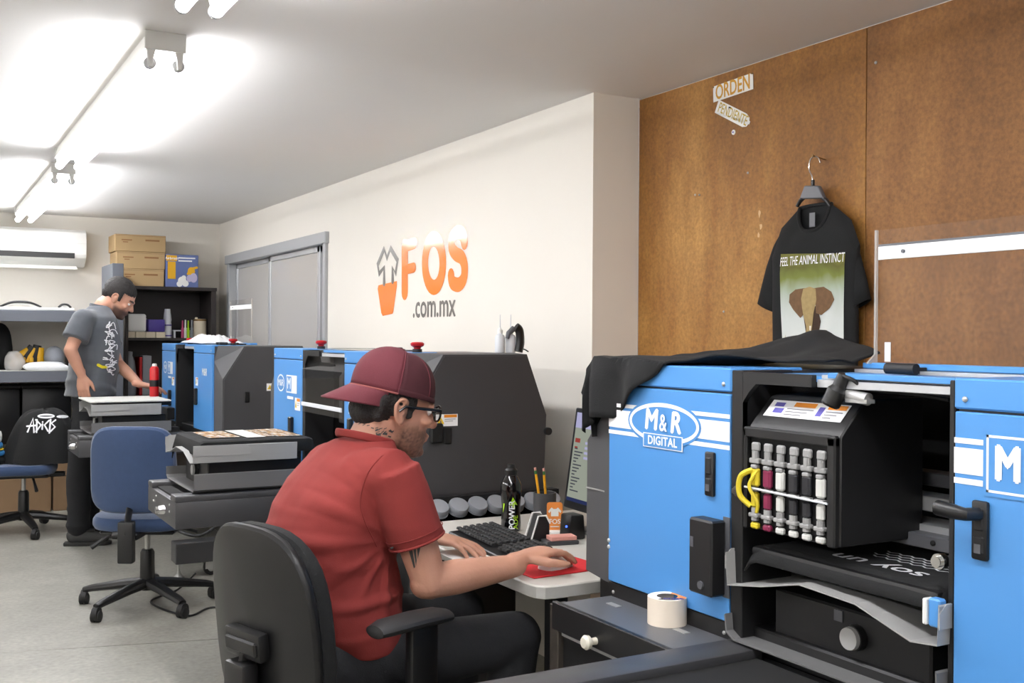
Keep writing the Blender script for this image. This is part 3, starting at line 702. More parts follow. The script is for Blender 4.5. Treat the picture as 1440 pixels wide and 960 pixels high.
def machine(name, label, X, Y0, kind):
    t = thing(name, label, 'printer', (X, Y0, 0), 0)
    out = kind != 'near'
    # base, outriggers, feet, casters
    b = B(); b.box(0.06, 0.5, 0.12, YE-.12, 0.2, 0.60, bev=0.006); b.box(0.02, 0.52, 0.04, YE-.04, 0.60, Z0+.01, bev=0.004); obj('base_cabinet', b, 'black_paint', t)
    for ya in (0.03, YE-.15):
        b = B(); b.box(-0.235, 0.5, ya, ya+.12, 0.085, 0.2, bev=0.004); og = obj('outrigger', b, 'dark_paint', t)
        for xf in (-0.205, 0.46):
            b = B(); b.cyl((xf, ya+.06, 0.02), (xf, ya+.06, 0.09), 0.008, n=10); b.lathe([(0.026, 0), (0.026, 0.008), (0.012, 0.022), (0.01, 0.035)], 16, Matrix.Translation((xf, ya+.06, 0))); obj('foot', b, 'steel', og)
        b = B(); M_ = Matrix.Translation((-0.03, ya+.06, 0.042)) @ Matrix.Rotation(PI/2, 4, 'X')
        b.lathe([(0.02, -.018), (0.040, -.014), (0.042, 0), (0.040, .014), (0.02, .018)], 18, M_); cw = obj('caster', b, 'black_rubber', og)
        b = B(); b.lathe([(0.012, -.026), (0.02, -.021), (0.02, .021), (0.012, .026)], 14, M_); b.box(-0.065, 0.005, ya+.03, ya+.034, 0.04, 0.088); b.box(-0.065, 0.005, ya+.086, ya+.09, 0.04, 0.088); obj('caster_fork', b, 'steel', cw)
    if out:
        b = B(); b.box(-0.20, 0.06, 0.22, 0.56, 0.26, 0.46, bev=0.02, seg=2); vb = obj('valve_block', b, 'black_matte', t)
        b = B(); b.tube(bez([(-.18, .3, .33), (-.22, .15, .27), (-.1, .06, .23), (0.05, .1, .3)], 8), 0.009, 8); obj('hose', b, 'black_rubber', vb)
    # towers
    b = B(); b.box(0.0, 0.52, YR0, YR1, Z0, TOPZ-.002, bev=0.003); tr = obj('tower', b, 'dark_paint', t)
    b = B(); b.box(0.0, 0.52, YO1, YL1, Z0, TOPZ-.002, bev=0.003); tl = obj('tower', b, 'dark_paint', t)
    b = B(); b.box(0.46, 0.52, YR1, YO1, Z0-.05, TOPZ-.01); obj('back_panel', b, 'black_matte', t)
    b = B(); b.box(0.02, 0.46, YR1, YO1, Z0-.06, Z0-.04); obj('chamber_floor', b, 'black_matte', t)
    b = B(); b.box(0.1, 0.46, YR1, YR1+.004, Z0, TOPZ-.01); b.box(0.1, 0.46, YO1-.004, YO1, Z0, TOPZ-.01); obj('chamber_lining', b, 'black_matte', t)
    e0 = endcap(YR0, 0.0, 'end_cover', t); e1 = endcap(YL1, YE, 'end_cover', t)
    # doors and top covers
    for (y0, y1, tw) in ((YR0, YR1, tr), (YO1, YL1, tl)):
        b = B(); b.box(-0.012, 0.004, y0+.003, y1-.003, 0.787, 1.2385, bev=0.002); d = obj('door', b, 'blue_paint', t)
        b = B(); b.box(-0.012, 0.18, y0+.001, y1-.001, 1.2425, TOPZ+.002, bev=0.003); obj('top_cover', b, 'blue_paint', t)
        for yy in (y0+.022, y1-.022): bolt(d, -0.012, yy, 1.258, 0.0045)
        if y0 == YR0: dr = d
        else: dl = d
    b = B(); b.box(-0.008, 0.0, YR0, YR1, Z0-.03, 0.785, bev=0.001); b.box(-0.008, 0.0, YO1, YL1, Z0-.03, 0.785, bev=0.001); sk = obj('skirt_rail', b, 'black_paint', t)
    for yy in (YO1+.02, YL1-.02): bolt(sk, -0.008, yy, 0.763, 0.004)
    # jambs of the opening
    b = B(); b.box(-0.012, 0.12, YO1-.034, YO1-.001, Z0-.02, TOPZ-.002, bev=0.002); b.prism([(YO1-.034, 1.17), (YO1-.034, TOPZ-.004), (YO1-.215, TOPZ-.004), (YO1-.215, 1.262), (YO1-.07, 1.262), (YO1-.05, 1.245), (YO1-.034+.0, 1.225)], 'x', -0.012, 0.0)
    obj('jamb', b, 'black_paint', t)
    b = B(); b.box(-0.006, 0.12, YR1+.001, YR1+.012, Z0-.02, TOPZ-.002, bev=0.002); obj('jamb', b, 'black_paint', t)
    b = B(); b.box(0.0, 0.03, YR1+.003, YO1-.216, 1.262, 1.276, bev=0.001); b.box(0.012, 0.03, YR1+.003, YO1-.216, 1.277, 1.284); obj('cross_rail', b, 'alu', t)
    b = B(); b.box(-0.004, 0.03, YR1+.003, YO1-.245, 1.279, 1.289, bev=0.001); obj('blue_rail', b, 'blue_paint', t)
    # loading bed
    bx0 = -0.66
    b = B(); b.box(bx0, 0.02, YR1, YO1, 0.635, 0.735, bev=0.006, seg=2); bed = obj('loading_bed', b, 'dark_paint', t)
    for (y0, y1) in ((YR1, YR1+.085), (YO1-.085, YO1)):
        b = B(); b.box(bx0, -0.002, y0, y1, 0.733, 0.758, bev=0.005, seg=2); obj('bed_rim', b, 'dark_paint', t)
    b = B(); b.box(bx0+.02, -.02, YR1+.086, YO1-.086, 0.735, 0.742); obj('bed_mat', b, 'black_matte', t)
    b = B(); b.cyl((bx0, 0.80, 0.683), (bx0-.022, 0.80, 0.683), 0.019, 0.016, n=18); b.cyl((bx0-.02, 0.80, 0.683), (bx0-.032, 0.80, 0.683), 0.013, n=14); obj('bed_knob', b, 'chrome', bed)
    for (yy, zz) in ((.70, .715), (.70, .69), (.95, .715), (1.0, .69)): bolt(bed, bx0, yy, zz, 0.004)
    carriage_stage(t, -0.56 if out else 0.0, kind)
    # print carriage inside
    cy0, cy1 = (0.835, 1.07) if not out else (0.62, 0.86)
    cx0, cx1 = (-0.012, 0.2) if not out else (0.06, 0.28)
    zb, zt = 0.985, 1.242
    b = B(); b.prism([(cx0, zb), (cx0, 1.178), (cx0+.012, 1.192), (cx0+.055, 1.236), (cx0+.075, zt), (cx1, zt), (cx1, zb)], 'y', cy0, cy1, bev=0.003); pc = obj('print_carriage', b, 'black_paint', t)
    if not out:
        # recessed ink bank behind the front frame
        b = B(); b.box(cx0-.002, cx0+.001, cy0+.022, cy1-.012, zb+.012, 1.160); obj('ink_bank', b, 'black_matte', pc)
        b = B(); b.box(cx0-.014, cx0, cy0, cy0+.02, zb, 1.178, bev=0.003); b.box(cx0-.014, cx0, cy1-.01, cy1, zb, 1.178, bev=0.003); b.box(cx0-.014, cx0, cy0, cy1, 1.160, 1.180, bev=0.003); obj('carriage_bezel', b, 'black_paint', pc)
        n1 = Vector((-0.044, 0, 0.043)).normalized(); up = Vector((0.043, 0, 0.044)).normalized()
        o_ = Vector((cx0+.0335, (cy0+cy1)/2, 1.214))
        M_ = frame(o_ + Vector((-.0012, 0, .0012)), (0, -1, 0), up)
        b = B(); rect(b, -.098, .098, -.019, .022, M_); lb = obj('carriage_label', b, 'decal_white', pc, norm=False)
        b = B(); rect(b, -.035, .02, .008, .019, M_, .0006); rect(b, .05, .094, .008, .019, M_, .0006); obj('orange_band', b, 'decal_orange', lb, norm=False)
        b = B(); rect(b, -.085, -.06, .006, .016, M_, .0006); rect(b, -.08, -.055, -.010, .002, M_, .0006); rect(b, .03, .044, -.01, .012, M_, .0006); obj('violet_marks', b, 'decal_purple', lb, norm=False)
        b = B()
        for k_ in range(3): rect(b, -.048, .02-.012*k_, .001-.007*k_, .003-.007*k_, M_, .0006); rect(b, .05, .09-.01*k_, .001-.007*k_, .003-.007*k_, M_, .0006)
        obj('fine_print', b, 'tan_line', lb, norm=False)
        cols = ['ink_yellow', 'ink_magenta', 'ink_white', 'ink_black', 'ink_black', 'ink_white']
        xf = cx0-.004
        for i in range(6):
            y = cy1-.032-i*.0335
            cm = cols[i]
            b = B(); b.box(xf-.010, xf, y-.010, y+.010, 1.135, 1.152, bev=.003); b.cyl((xf-.006, y, 1.120), (xf-.006, y, 1.136), .007, n=10); b.box(xf-.012, xf, y-.013, y+.013, 1.112, 1.122, bev=.002); obj('valve', b, 'ink_grey', pc)
            b = B(); b.box(xf-.012, xf, y-.0105, y+.0105, 1.068, 1.104, bev=.004); dmp = obj('damper', b, cm, pc)
            b = B(); b.box(xf-.013, xf-.001, y-.008, y+.008, 1.102, 1.110, bev=.002); b.box(xf-.013, xf-.001, y-.011, y+.011, 1.060, 1.066, bev=.001); obj('damper_clip', b, 'ink_grey', dmp)
            b = B(); b.box(xf-.012, xf, y-.009, y+.009, 1.028, 1.058, bev=.004); obj('damper', b, ['ink_yellow', 'ink_magenta', 'ink_white', 'ink_black', 'ink_black', 'ink_white'][i], pc)
            b = B(); b.cyl((xf-.006, y, 1.004), (xf-.006, y, 1.028), .0075, n=10); b.box(xf-.014, xf, y-.012, y+.012, 1.010, 1.018, bev=.002); obj('valve', b, 'ink_grey', pc)
            b = B(); b.box(xf-.011, xf, y-.010, y+.010, .988, 1.000, bev=.003); obj('nozzle_cap', b, ['ink_yellow', 'ink_magenta', 'ink_white', 'ink_white', 'ink_white', 'ink_white'][i], pc)
        b = B(); b.tube(bez([(xf-.008, cy1-.028, 1.10), (xf-.02, cy1-.006, 1.085), (xf-.02, cy1-.004, 1.05), (xf-.01, cy1-.024, 1.03)], 8), .0055, 8); b.tube(bez([(xf-.008, cy1-.04, 1.10), (xf-.02, cy1-.03, 1.07), (xf-.012, cy1-.044, 1.04), (xf-.01, cy1-.04, 1.02)], 8), .0035, 8); obj('ink_tube', b, 'ink_yellow', pc)
        b = B(); b.tube([(xf-.015, cy1-.012, 1.066), (xf-.015, cy0+.012, 1.062)], .0022, 6); obj('clear_tube', b, 'plastic_milk', pc)
        # small camera on top of the carriage
        cyy = cy0+.012
        b = B(); M_ = Matrix.Translation((cx0+.005, cyy, 1.262)) @ Matrix.Rotation(0.35, 4, 'X') @ Matrix.Rotation(0.25, 4, 'Y')
        b.lathe([(.014, -.034), (.017, -.03), (.017, -.004), (.012, .004), (.012, .026), (.004, .03)], 18, M_); cmr = obj('inspection_camera', b, 'black_plastic', pc)
        b = B(); b.cyl((cx0+.02, cyy-.01, 1.252), (cx0+.02, cyy-.055, 1.246), .011, n=14); b.box(cx0+.01, cx0+.03, cyy-.06, cyy-.012, 1.239, 1.246); obj('camera_bracket', b, 'steel', cmr)
        b = B(); b.tube(bez([(cx0+.005, cyy-.004, 1.286), (cx0+.005, cyy-.03, 1.28), (cx0+.03, cyy-.05, 1.262), (cx0+.06, cyy-.11, 1.258), (cx0+.08, cyy-.17, 1.25)], 8), .0035, 8); obj('camera_cable', b, 'black_rubber', cmr)
        # gantry rail, motor, knobs
        b = B(); b.box(.20, .26, YR1+.005, YO1-.04, 1.035, 1.062, bev=.002); b.box(.19, .27, YR1+.005, YO1-.04, 1.000, 1.012); obj('gantry_rail', b, 'alu', t)
        b = B(); b.box(.16, .24, YR1+.005, YO1-.04, .975, 1.0, bev=.002); b.box(.24, .29, YR1+.005, YO1-.04, 1.075, 1.10, bev=.002); g_ = obj('gantry_beam', b, 'mid_paint', t)
        for yy in (.66, .72, .78): bolt(g_, .16, yy, .988, .005, m='black_matte')
        for k_ in range(4):
            b = B(); b.cyl((.22, .725, 1.10+.018*k_), (.22, .725, 1.112+.018*k_), .03-.003*k_, n=18); obj('gear_disc', b, 'mid_paint' if k_ != 2 else 'steel', t)
        for (yy, zz) in ((.632, 1.0),):
            b = B(); b.cyl((.0, yy, zz), (-.012, yy, zz), .0125, n=18); b.cyl((-.012, yy, zz), (-.018, yy, zz), .009, n=16); b.cyl((.06, yy, zz), (0, yy, zz), .007, n=10); obj('clamp_knob', b, 'chrome', t)
        b = B(); b.cyl((-.012, YO1-.027, 1.052), (-.022, YO1-.027, 1.052), .010, n=16); b.box(-.02, -.012, YO1-.034, YO1-.012, 1.046, 1.056); obj('door_catch', b, 'chrome', t)
        # shirt lying on the platen
        def shp(i, j):
            x = -.012+i*.46; y = YR1+.022+j*(YO1-YR1-.062)
            e = min(j, 1-j)*0.46; f = i*.46
            z = .952+.0016*noise.noise(Vector((x*9, y*9, 3))) - .022*max(0, 1-e/.03)**2 - .03*max(0, 1-f/.03)**2
            return (x, y, z)
        b = B(); b.grid(30, 30, shp)
        gt = solo('printed_tshirt', b, 'shirt_black', 'black T-shirt with white lettering being printed inside the open blue printer', 'shirt')
        gt.location = Vector((X, Y0, 0))+gt.location; s_ = gt.modifiers.new('s', 'SOLIDIFY'); s_.thickness = .004; s_.offset = -1
        c0 = Vector((X, Y0, 0))-gt.location
        def onp(x, y): return Vector((x, y, .9545))+c0
        bb = B(); bb.merge(text_bm('soy un', .062, bold=.0012, xs=1.25), frame(onp(.055, .815), (0, 1, 0), (-1, 0, 0))); obj('white_print', bb, 'decal_white', gt, norm=False, smooth=False)
        bb = B()
        for r_ in range(4):
            for q in range(7):
                M2 = frame(onp(.115+.017*r_, .70+.027*q+(.013 if r_ % 2 else 0)), (0, 1, 0), (-1, 0, 0))
                poly(bb, [(-.013, -.004), (0, .004), (.013, -.004), (.013, .001), (0, .009), (-.013, .001)], M2)
        obj('white_print', bb, 'decal_white', gt, norm=False, smooth=False)
        # chrome latch on the tray; the blue it reflects is put in as colour
        b = B(); b.box(-.03, -.012, YR1+.008, YR1+.03, .90, .945, bev=.003); obj('tray_latch', b, 'blue_paint', t)
        b = B(); b.box(-.034, -.014, YR1+.03, YR1+.038, .902, .943, bev=.002); obj('tray_latch_pad', b, 'plastic_white', t)
    # open or closed clear guard
    if kind in ('near', 'far'):
        gx = 0.33
        b = B(); b.box(gx, gx+.004, YR1-.05, YO1-.06, TOPZ+.01, 1.575); gd = obj('guard', b, 'acrylic', t)
        b = B(); b.prism([(gx-.03, TOPZ+.01), (gx-.006, TOPZ+.03), (gx-.006, 1.575), (gx+.0, 1.575), (gx, TOPZ+.01)], 'y', YO1-.06, YO1-.055); b.prism([(gx-.03, TOPZ+.01), (gx-.006, TOPZ+.03), (gx-.006, 1.575), (gx+.0, 1.575), (gx, TOPZ+.01)], 'y', YR1-.055, YR1-.05); obj('guard_cheek', b, 'acrylic_edge', gd)
        b = B(); b.box(gx-.006, gx-.001, YR1-.05, YO1-.064, 1.513, 1.540, bev=.001); gb = obj('guard_grip', b, 'plastic_white', gd)
        b = B(); b.box(gx-.004, gx-.0005, YR1-.05, YO1-.064, 1.540, 1.545); b.cyl((gx-.006, YO1-.13, 1.527), (gx-.010, YO1-.13, 1.527), .004, n=10); obj('grip_edge', b, 'mid_paint', gd)
        b = B(); b.box(gx-.018, gx+.03, YR1-.06, YO1-.035, TOPZ, TOPZ+.012, bev=.002); obj('guard_hinge_bar', b, 'blue_paint', t)
        b = B(); b.box(gx-.04, gx+.06, YR1-.06, YO1-.035, TOPZ-.008, TOPZ-.001); obj('guard_hinge_plate', b, 'alu', t)
        b = B(); b.box(gx-.008, gx-.0065, YO1-.10, YO1-.085, TOPZ+.015, TOPZ+.055); obj('guard_tag', b, 'paper_grey', gd)
        b = B(); b.box(0.03, gx-.05, YR1-.0, YO1-.036, TOPZ-.018, TOPZ-.008); obj('deck_plate', b, 'blue_paint', t)
        for yy in (YR1+.02, YO1-.19):
            b = B(); b.tube([(gx-.08, yy-.035, TOPZ+.004), (gx-.08, yy+.035, TOPZ+.004)], .011, 12); b.box(gx-.08, gx-.02, yy-.01, yy+.01, TOPZ-.006, TOPZ+.006); obj('hinge_grip', b, 'black_rubber', t)
    else:
        def gp(x, z): return (x, z)
        b = B(); b.prism([(-.016, 1.02), (-.012, 1.02), (-.012, 1.20), (.06, 1.285), (.30, 1.287), (.30, 1.292), (.058, 1.291), (-.016, 1.204)], 'y', YR1+.004, YO1-.002); gd = obj('guard', b, 'acrylic', t)
        b = B(); b.box(-.021, -.016, YR1+.01, YO1-.01, 1.045, 1.062, bev=.001); obj('guard_grip', b, 'plastic_milk', gd)
    if kind == 'near':
        # stripes and logos
        for (y0, y1) in ((YR0, YR1), (YO1, YE-.05)):
            for (z0, z1) in ((1.190, 1.1985), (1.1435, 1.1835), (1.128, 1.137)):
                M_ = frame((0, 0, 0), *FR); b = B(); xx = -.0128
                b.quad((xx, y0+.003, z0), (xx, min(y1, YL1)-.003, z0), (xx, min(y1, YL1)-.003, z1), (xx, y0+.003, z1)); obj('stripe', b, 'decal_white', dr if y0 == YR0 else dl, smooth=False)
                if y1 > YL1:
                    b = B(); b.loft([[(0.0-.0015, YL1+.002, z0), (0.0-.0015, YL1+.002, z1)], [(.018, YL1+.06, z0), (.018, YL1+.06, z1)]], cap=False, close=False); obj('stripe', b, 'decal_white', e1, smooth=False)
        oval_logo(dl, 1.337, 1.165, .243, .088); box_logo(dr, 1.045-Y0, 1.164, .30, .086)
        handle_plate(dl, 1.178, 1.075); handle_plate(dr, .553, 1.062, lever=True)
        b = B(); b.box(-.05, -.012, 1.132, 1.203, .838, .988, bev=.004); kb = obj('key_box', b, 'black_paint', dl)
        b = B(); b.cyl((-.05, 1.162, .858), (-.054, 1.162, .858), .008, n=14); b.box(-.052, -.05, 1.186, 1.196, .93, .95); obj('key_lock', b, 'mid_paint', kb)
        b = B(); b.box(-.0135, -.011, YO1+.001, 1.140, .835, .995); obj('door_edge_plate', b, 'mid_paint', dl)
        for zz in (.865, .880): bolt(dl, -.011, YL1-.006, zz, .005)
        # side shelf below the left door, with its black bar and drawer
        b = B(); b.box(-.156, -.0, 1.126, 1.536, .744, .752, bev=.001); ss = obj('side_shelf', b, 'mid_paint', t)
        b = B(); b.box(-.166, -.152, 1.11, 1.54, .695, .757, bev=.002); br = obj('shelf_bar', b, 'black_paint', t)
        b = B(); b.lathe([(.008, 0), (.007, .012), (.014, .018), (.0155, .026), (.011, .032), (.001, .033)], 18, Matrix.Translation((-.166, 1.362, .712)) @ Matrix.Rotation(-PI/2, 4, 'Y')); obj('bar_knob', b, 'knob_cream', br)
        b = B(); b.box(-.15, .0, 1.13, 1.52, .50, .69, bev=.003); obj('side_drawer', b, 'black_paint', t)
        b = B(); b.box(-.155, -.15, 1.13, 1.52, .684, .690); obj('drawer_edge', b, 'steel', t)
        b = B(); b.box(-.165, -.125, 1.515, 1.55, 0, .75, bev=.002); obj('shelf_leg', b, 'rust_steel', t)
        b = B(); b.box(-.165, -.125, 1.13, 1.165, 0, .70, bev=.002); obj('shelf_leg', b, 'rust_steel', t)
        for yy in (1.22, 1.46):
            b = B(); b.box(-.06, -.045, yy-.02, yy+.02, .752, .7535); obj('slot_plate', b, 'steel', ss)
        b = B(); b.box(.003, .0055, YL1+.004, YE-.004, .985, .988); obj('seam', b, 'steel', e1)
    else:
        # small marks on the doors
        M_ = frame((-.0135, 1.43, 1.13), *FR)
        b = B(); ringflat(b, (0, 0), .055, .04, .007, M_); b.merge(text_bm('M&R', .042, bold=.001), M_); obj('logo_letters', b, 'decal_white', dl, norm=False, smooth=False)
        M_ = frame((-.0135, 1.27, 1.13), *FR)
        b = B(); rect(b, -.075, .075, -.04, .04, M_); obj('logo_plate', b, 'decal_white', dl, norm=False, smooth=False)
        b = B(); rect(b, -.068, .0, -.034, .034, M_, .0006); obj('logo_plate', b, 'decal_blue', dl, norm=False, smooth=False)
        b = B(); b.merge(text_bm('M', .07, bold=.002), M_ @ Matrix.Translation((-.034, 0, .001))); rect(b, -.06, .03, -.068, -.055, M_, .001); obj('logo_letters', b, 'decal_white', dl, norm=False, smooth=False)
        sticker(dl, -.0126, 1.185, 1.045, .075, .055, 'front'); 
        b = B(); b.box(-.03, -.012, 1.24, 1.275, .88, .985, bev=.004); obj('door_handle', b, 'black_plastic', dl)
        b = B(); b.box(-.06, -.012, 1.13, 1.30, .80, .875, bev=.004); obj('key_box', b, 'black_paint', dl)
        M_ = frame((-.0135, .33, 1.13), *FR); b = B(); b.merge(text_bm('M&R', .06, bold=.001, shear=.15), M_); obj('logo_letters', b, 'decal_white', dr, norm=False, smooth=False)
        sticker(dr, -.0126, .52, 1.07, .06, .05, 'front')
        b = B(); b.box(-.03, -.012, .50, .53, .93, 1.03, bev=.004); obj('door_handle', b, 'black_plastic', dr)
        sticker(e0, .143 if kind == 'mid' else .30, -.0045, 1.054, .085, .042)
        if kind == 'mid':
            b = B(); b.box(.075, .125, -.02, -.004, .975, 1.045, bev=.006); obj('control_pendant', b, 'black_plastic', t)
        b = B(); b.box(.13, .16, -.012, -.004, 1.0-.03, 1.03, bev=.004); obj('pull_recess', b, 'black_plastic', e0)
        b = B(); b.cyl((.555, -.02, 1.0), (.555, -.004, 1.0), .014, n=12); obj('side_latch', b, 'black_rubber', e0)
        estop(t, .12, .20, TOPZ+.002); estop(t, .1, 1.2, TOPZ+.002)
        for yy in (.35, .42): 
            b = B(); b.box(.08, .13, yy, yy+.03, TOPZ+.002, TOPZ+.018, bev=.004); obj('top_switch', b, 'black_rubber', t)
        # ink jars on the end
        b = B(); b.box(-.02, .60, -.14, -.004, .60, .70, bev=.004); b.box(-.02, .60, -.02, 0.03, .60, .785); rk = obj('ink_rack', b, 'black_matte', t)
        for i in range(8):
            x = .0+.075*i; M_ = Matrix.Translation((x, -.075, .745)) @ Matrix.Rotation(.62, 4, 'X')
            b = B(); b.lathe([(.03, -.10), (.033, -.09), (.033, -.02), (.028, -.004), (.028, .006)], 18, M_); jr = obj('ink_jar', b, 'bottle_black', t)
            b = B(); b.lathe([(.035, .002), (.036, .006), (.036, .026), (.033, .031), (.001, .032)], 22, M_); b.lathe([(.0375, .003), (.0375, .009)], 22, M_); obj('cap', b, 'plastic_grey', jr)
    return t
mC = machine('garment_printer', 'large blue and dark grey garment printer with white stripes, open chamber and side shelf', 1.42, 0.50, 'near')
mA = machine('garment_printer', 'blue and dark grey garment printer with lowered clear guard, behind the seated man', 1.50, 3.39, 'mid')
mB = machine('garment_printer', 'blue and dark grey garment printer in front of the black bookcase, white bag on top', 1.50, 5.97, 'far')
# ================================================================ office chairs
def superring(w, h, e, n, sc=1.0, top=1.0):
    R = []
    for i in range(n):
        a = 2*PI*i/n; c, s_ = math.cos(a), math.sin(a)
        y = w/2*sc*math.copysign(abs(c)**(2/e), c); z = h/2*sc*math.copysign(abs(s_)**(2/e), s_)
        y *= 1+(top-1)*(z/h+0.5)
        R.append((y, z))
    return R
def pad(b, w, h, t, e=5, M=None, bow=0.0, bowz=0.0, n=36, top=1.0, edge=0.03):
    """cushion: thickness along x, width y, height z"""
    rings = []
    for d, k in ((-1, 0.0), (-1, 0.5), (-1, 1-2*edge/w*1.2), (-.8, 1-edge/w*.7), (-.35, 1-.05*edge/w), (0, 1), (.35, 1-.05*edge/w), (.8, 1-edge/w*.7), (1, 1-2*edge/w*1.2), (1, 0.5), (1, 0.0)):
        k = max(k, 0.02)
        rings.append([(d*t/2+bow*(y/(w/2))**2+bowz*(z/(h/2))**2, y, z) for y, z in superring(w, h, e, n, k, top)])
    b.loft(rings, M=M); return b
def star_base(t, R=0.33, rot=0.3, m='black_plastic'):
    for k in range(5):
        a = rot+2*PI*k/5; M_ = Matrix.Rotation(a, 4, 'Z')
        b = B(); b.tube([(0.02, 0, .118), (.12, 0, .108), (R-.04, 0, .082), (R, 0, .072)], [(.034, .028), (.031, .025), (.025, .018), (.02, .015)], 10, up=(0, 0, 1), M=M_); l = obj('leg', b, m, t)
        b = B(); b.cyl((R, 0, .045), (R, 0, .075), .007, M=M_)
        q = Matrix.Rotation(a*2.3, 4, 'Z')
        Mc = Matrix.Translation((R*math.cos(a), R*math.sin(a), .027)) @ q @ Matrix.Rotation(PI/2, 4, 'X')
        b.lathe([(.017, -.024), (.026, -.02), (.027, -.004), (.016, -.003), (.016, .003), (.027, .004), (.026, .02), (.017, .024)], 16, Mc)
        b.lathe([(.02, -.014), (.033, -.013), (.033, .013), (.02, .014)], 14, Matrix.Translation((0, 0, .012)) @ Mc); obj('caster', b, 'black_rubber', l)
    b = B(); b.lathe([(.036, .085), (.04, .095), (.04, .13), (.03, .135)], 20); obj('hub', b, m, t)
    b = B(); b.lathe([(.034, .13), (.036, .14), (.034, .27), (.026, .285)], 18); obj('column_cover', b, m, t)
    b = B(); b.cyl((0, 0, .27), (0, 0, .395), .0135, n=14); obj('gas_column', b, 'steel', t)
def office_chair(label, loc, rz, fabric, arms=False, back=True, seat_z=.47, back_w=.42, back_h=.43, back_e=4.5, back_z=.665, rot=.3, group=None):
    t = thing('office_chair', label, 'chair', (loc[0], loc[1], 0), rz, group)
    star_base(t, rot=rot)
    b = B(); b.box(-.10, .12, -.09, .09, .385, .415, bev=.008); b.box(-.26, -.05, -.035, .035, .375, .405, bev=.006); mech = obj('mechanism', b, 'black_plastic', t)
    b = B(); b.tube([(.02, -.08, .40), (.02, -.16, .385), (.0, -.25, .37)], .007, 8); obj('lever', b, 'black_plastic', mech)
    b = B(); b.tube([(-.06, .08, .395), (-.08, .17, .36), (-.10, .24, .31)], [.009, .008, .012], 8); obj('lever', b, 'black_plastic', mech)
    M_ = Matrix.Translation((.02, 0, seat_z-.035)) @ Matrix.Rotation(-PI/2, 4, 'Y')
    b = B(); pad(b, .47, .46, .075, 4, M=M_, bow=.008); obj('seat', b, fabric, t)
    b = B(); b.box(-.17, .2, -.18, .18, seat_z-.085, seat_z-.062, bev=.01); obj('seat_shell', b, 'black_plastic', t)
    if back:
        tilt = Matrix.Translation((-.235, 0, back_z)) @ Matrix.Rotation(-.10, 4, 'Y')
        b = B(); pad(b, back_w, back_h, .055, back_e, M=tilt, bow=.03, top=.94); obj('backrest', b, fabric, t)
        if fabric == 'black_cloth':
            b = B(); pad(b, back_w+.012, back_h+.012, .03, back_e, M=tilt @ Matrix.Translation((-.035, 0, 0)), bow=.03, top=.94, edge=.015); sh = obj('back_shell', b, 'black_plastic', t)
            b = B(); b.box(-.075, -.045, -.07, .07, -.06, .005, bev=.008, seg=2, M=tilt); b.box(-.082, -.07, -.062, .058, -.045, -.012, bev=.004, M=tilt); obj('back_bracket', b, 'black_plastic', sh)
        b = B(); zb = back_z-.02 if fabric == 'black_cloth' else back_z-back_h/2+.03
        b.tube([(-.22, 0, .388), (-.285, 0, .40), (-.305, 0, .42), (-.295, 0, (.42+zb)/2), (-.27, 0, zb)], [(.034, .012)]*5, 12, up=(0, 1, 0)); b.box(-.335, -.285, -.036, .036, .28, .475, bev=.008, seg=2) if fabric != 'black_cloth' else b.box(-.33, -.285, -.04, .04, .34, back_z-.07, bev=.01, seg=2)
        obj('back_bar', b, 'black_plastic', t)
        if fabric != 'black_cloth':
            b = B(); b.lathe([(.016, 0), (.018, .01), (.018, .03), (.012, .034)], 14, Matrix.Translation((-.315, .03, .41)) @ Matrix.Rotation(-PI/2, 4, 'X')); obj('tension_knob', b, 'black_plastic', t)
    if arms:
        for s_ in (-1, 1):
            y = s_*.262
            b = B(); b.box(-.03, .05, min(y, y-s_*.03), max(y, y-s_*.03), .44, .695, bev=.008, seg=2); b.box(-.04, .06, min(y, 0), max(y, 0), .425, .445, bev=.004) if False else None
            b.tube([(0.01, y-s_*.015, .46), (.01, y-s_*.05, .415), (.01, y-s_*.12, .40)], [(.04, .012)]*3, 10, up=(1, 0, 0)); p_ = obj('arm_post', b, 'black_plastic', t)
            b = B(); rings = []
            for xx, ww, hh, zz in ((-.145, .012, .006, .704), (-.14, .03, .014, .706), (-.11, .04, .018, .710), (-.02, .042, .019, .712), (.04, .04, .018, .710), (.07, .03, .014, .706), (.075, .012, .006, .704)):
                rings.append([(xx, y+ww*math.cos(2*PI*k/16), zz+hh*math.sin(2*PI*k/16)) for k in range(16)])
            b.loft(rings); obj('armrest', b, 'black_rubber', t)
    return t
CHB = office_chair('black office chair with armrests under the seated man', (.935, 2.452), math.radians(17), 'black_cloth', arms=True, back_w=.40, back_h=.46, back_e=3.0, back_z=.695, rot=.5)
pc = at_z(207, 852, 0)
office_chair('blue fabric office chair with high backrest, standing empty on the floor', (pc.x, pc.y), math.radians(62), 'denim_blue', back_h=.42, back_w=.42, back_z=.705, rot=.18)
p2 = at_z(33, 748, 0)
office_chair('blue fabric office chair loaded with a heap of shirts', (p2.x, p2.y), math.radians(170), 'denim_blue', back=False, rot=.62)
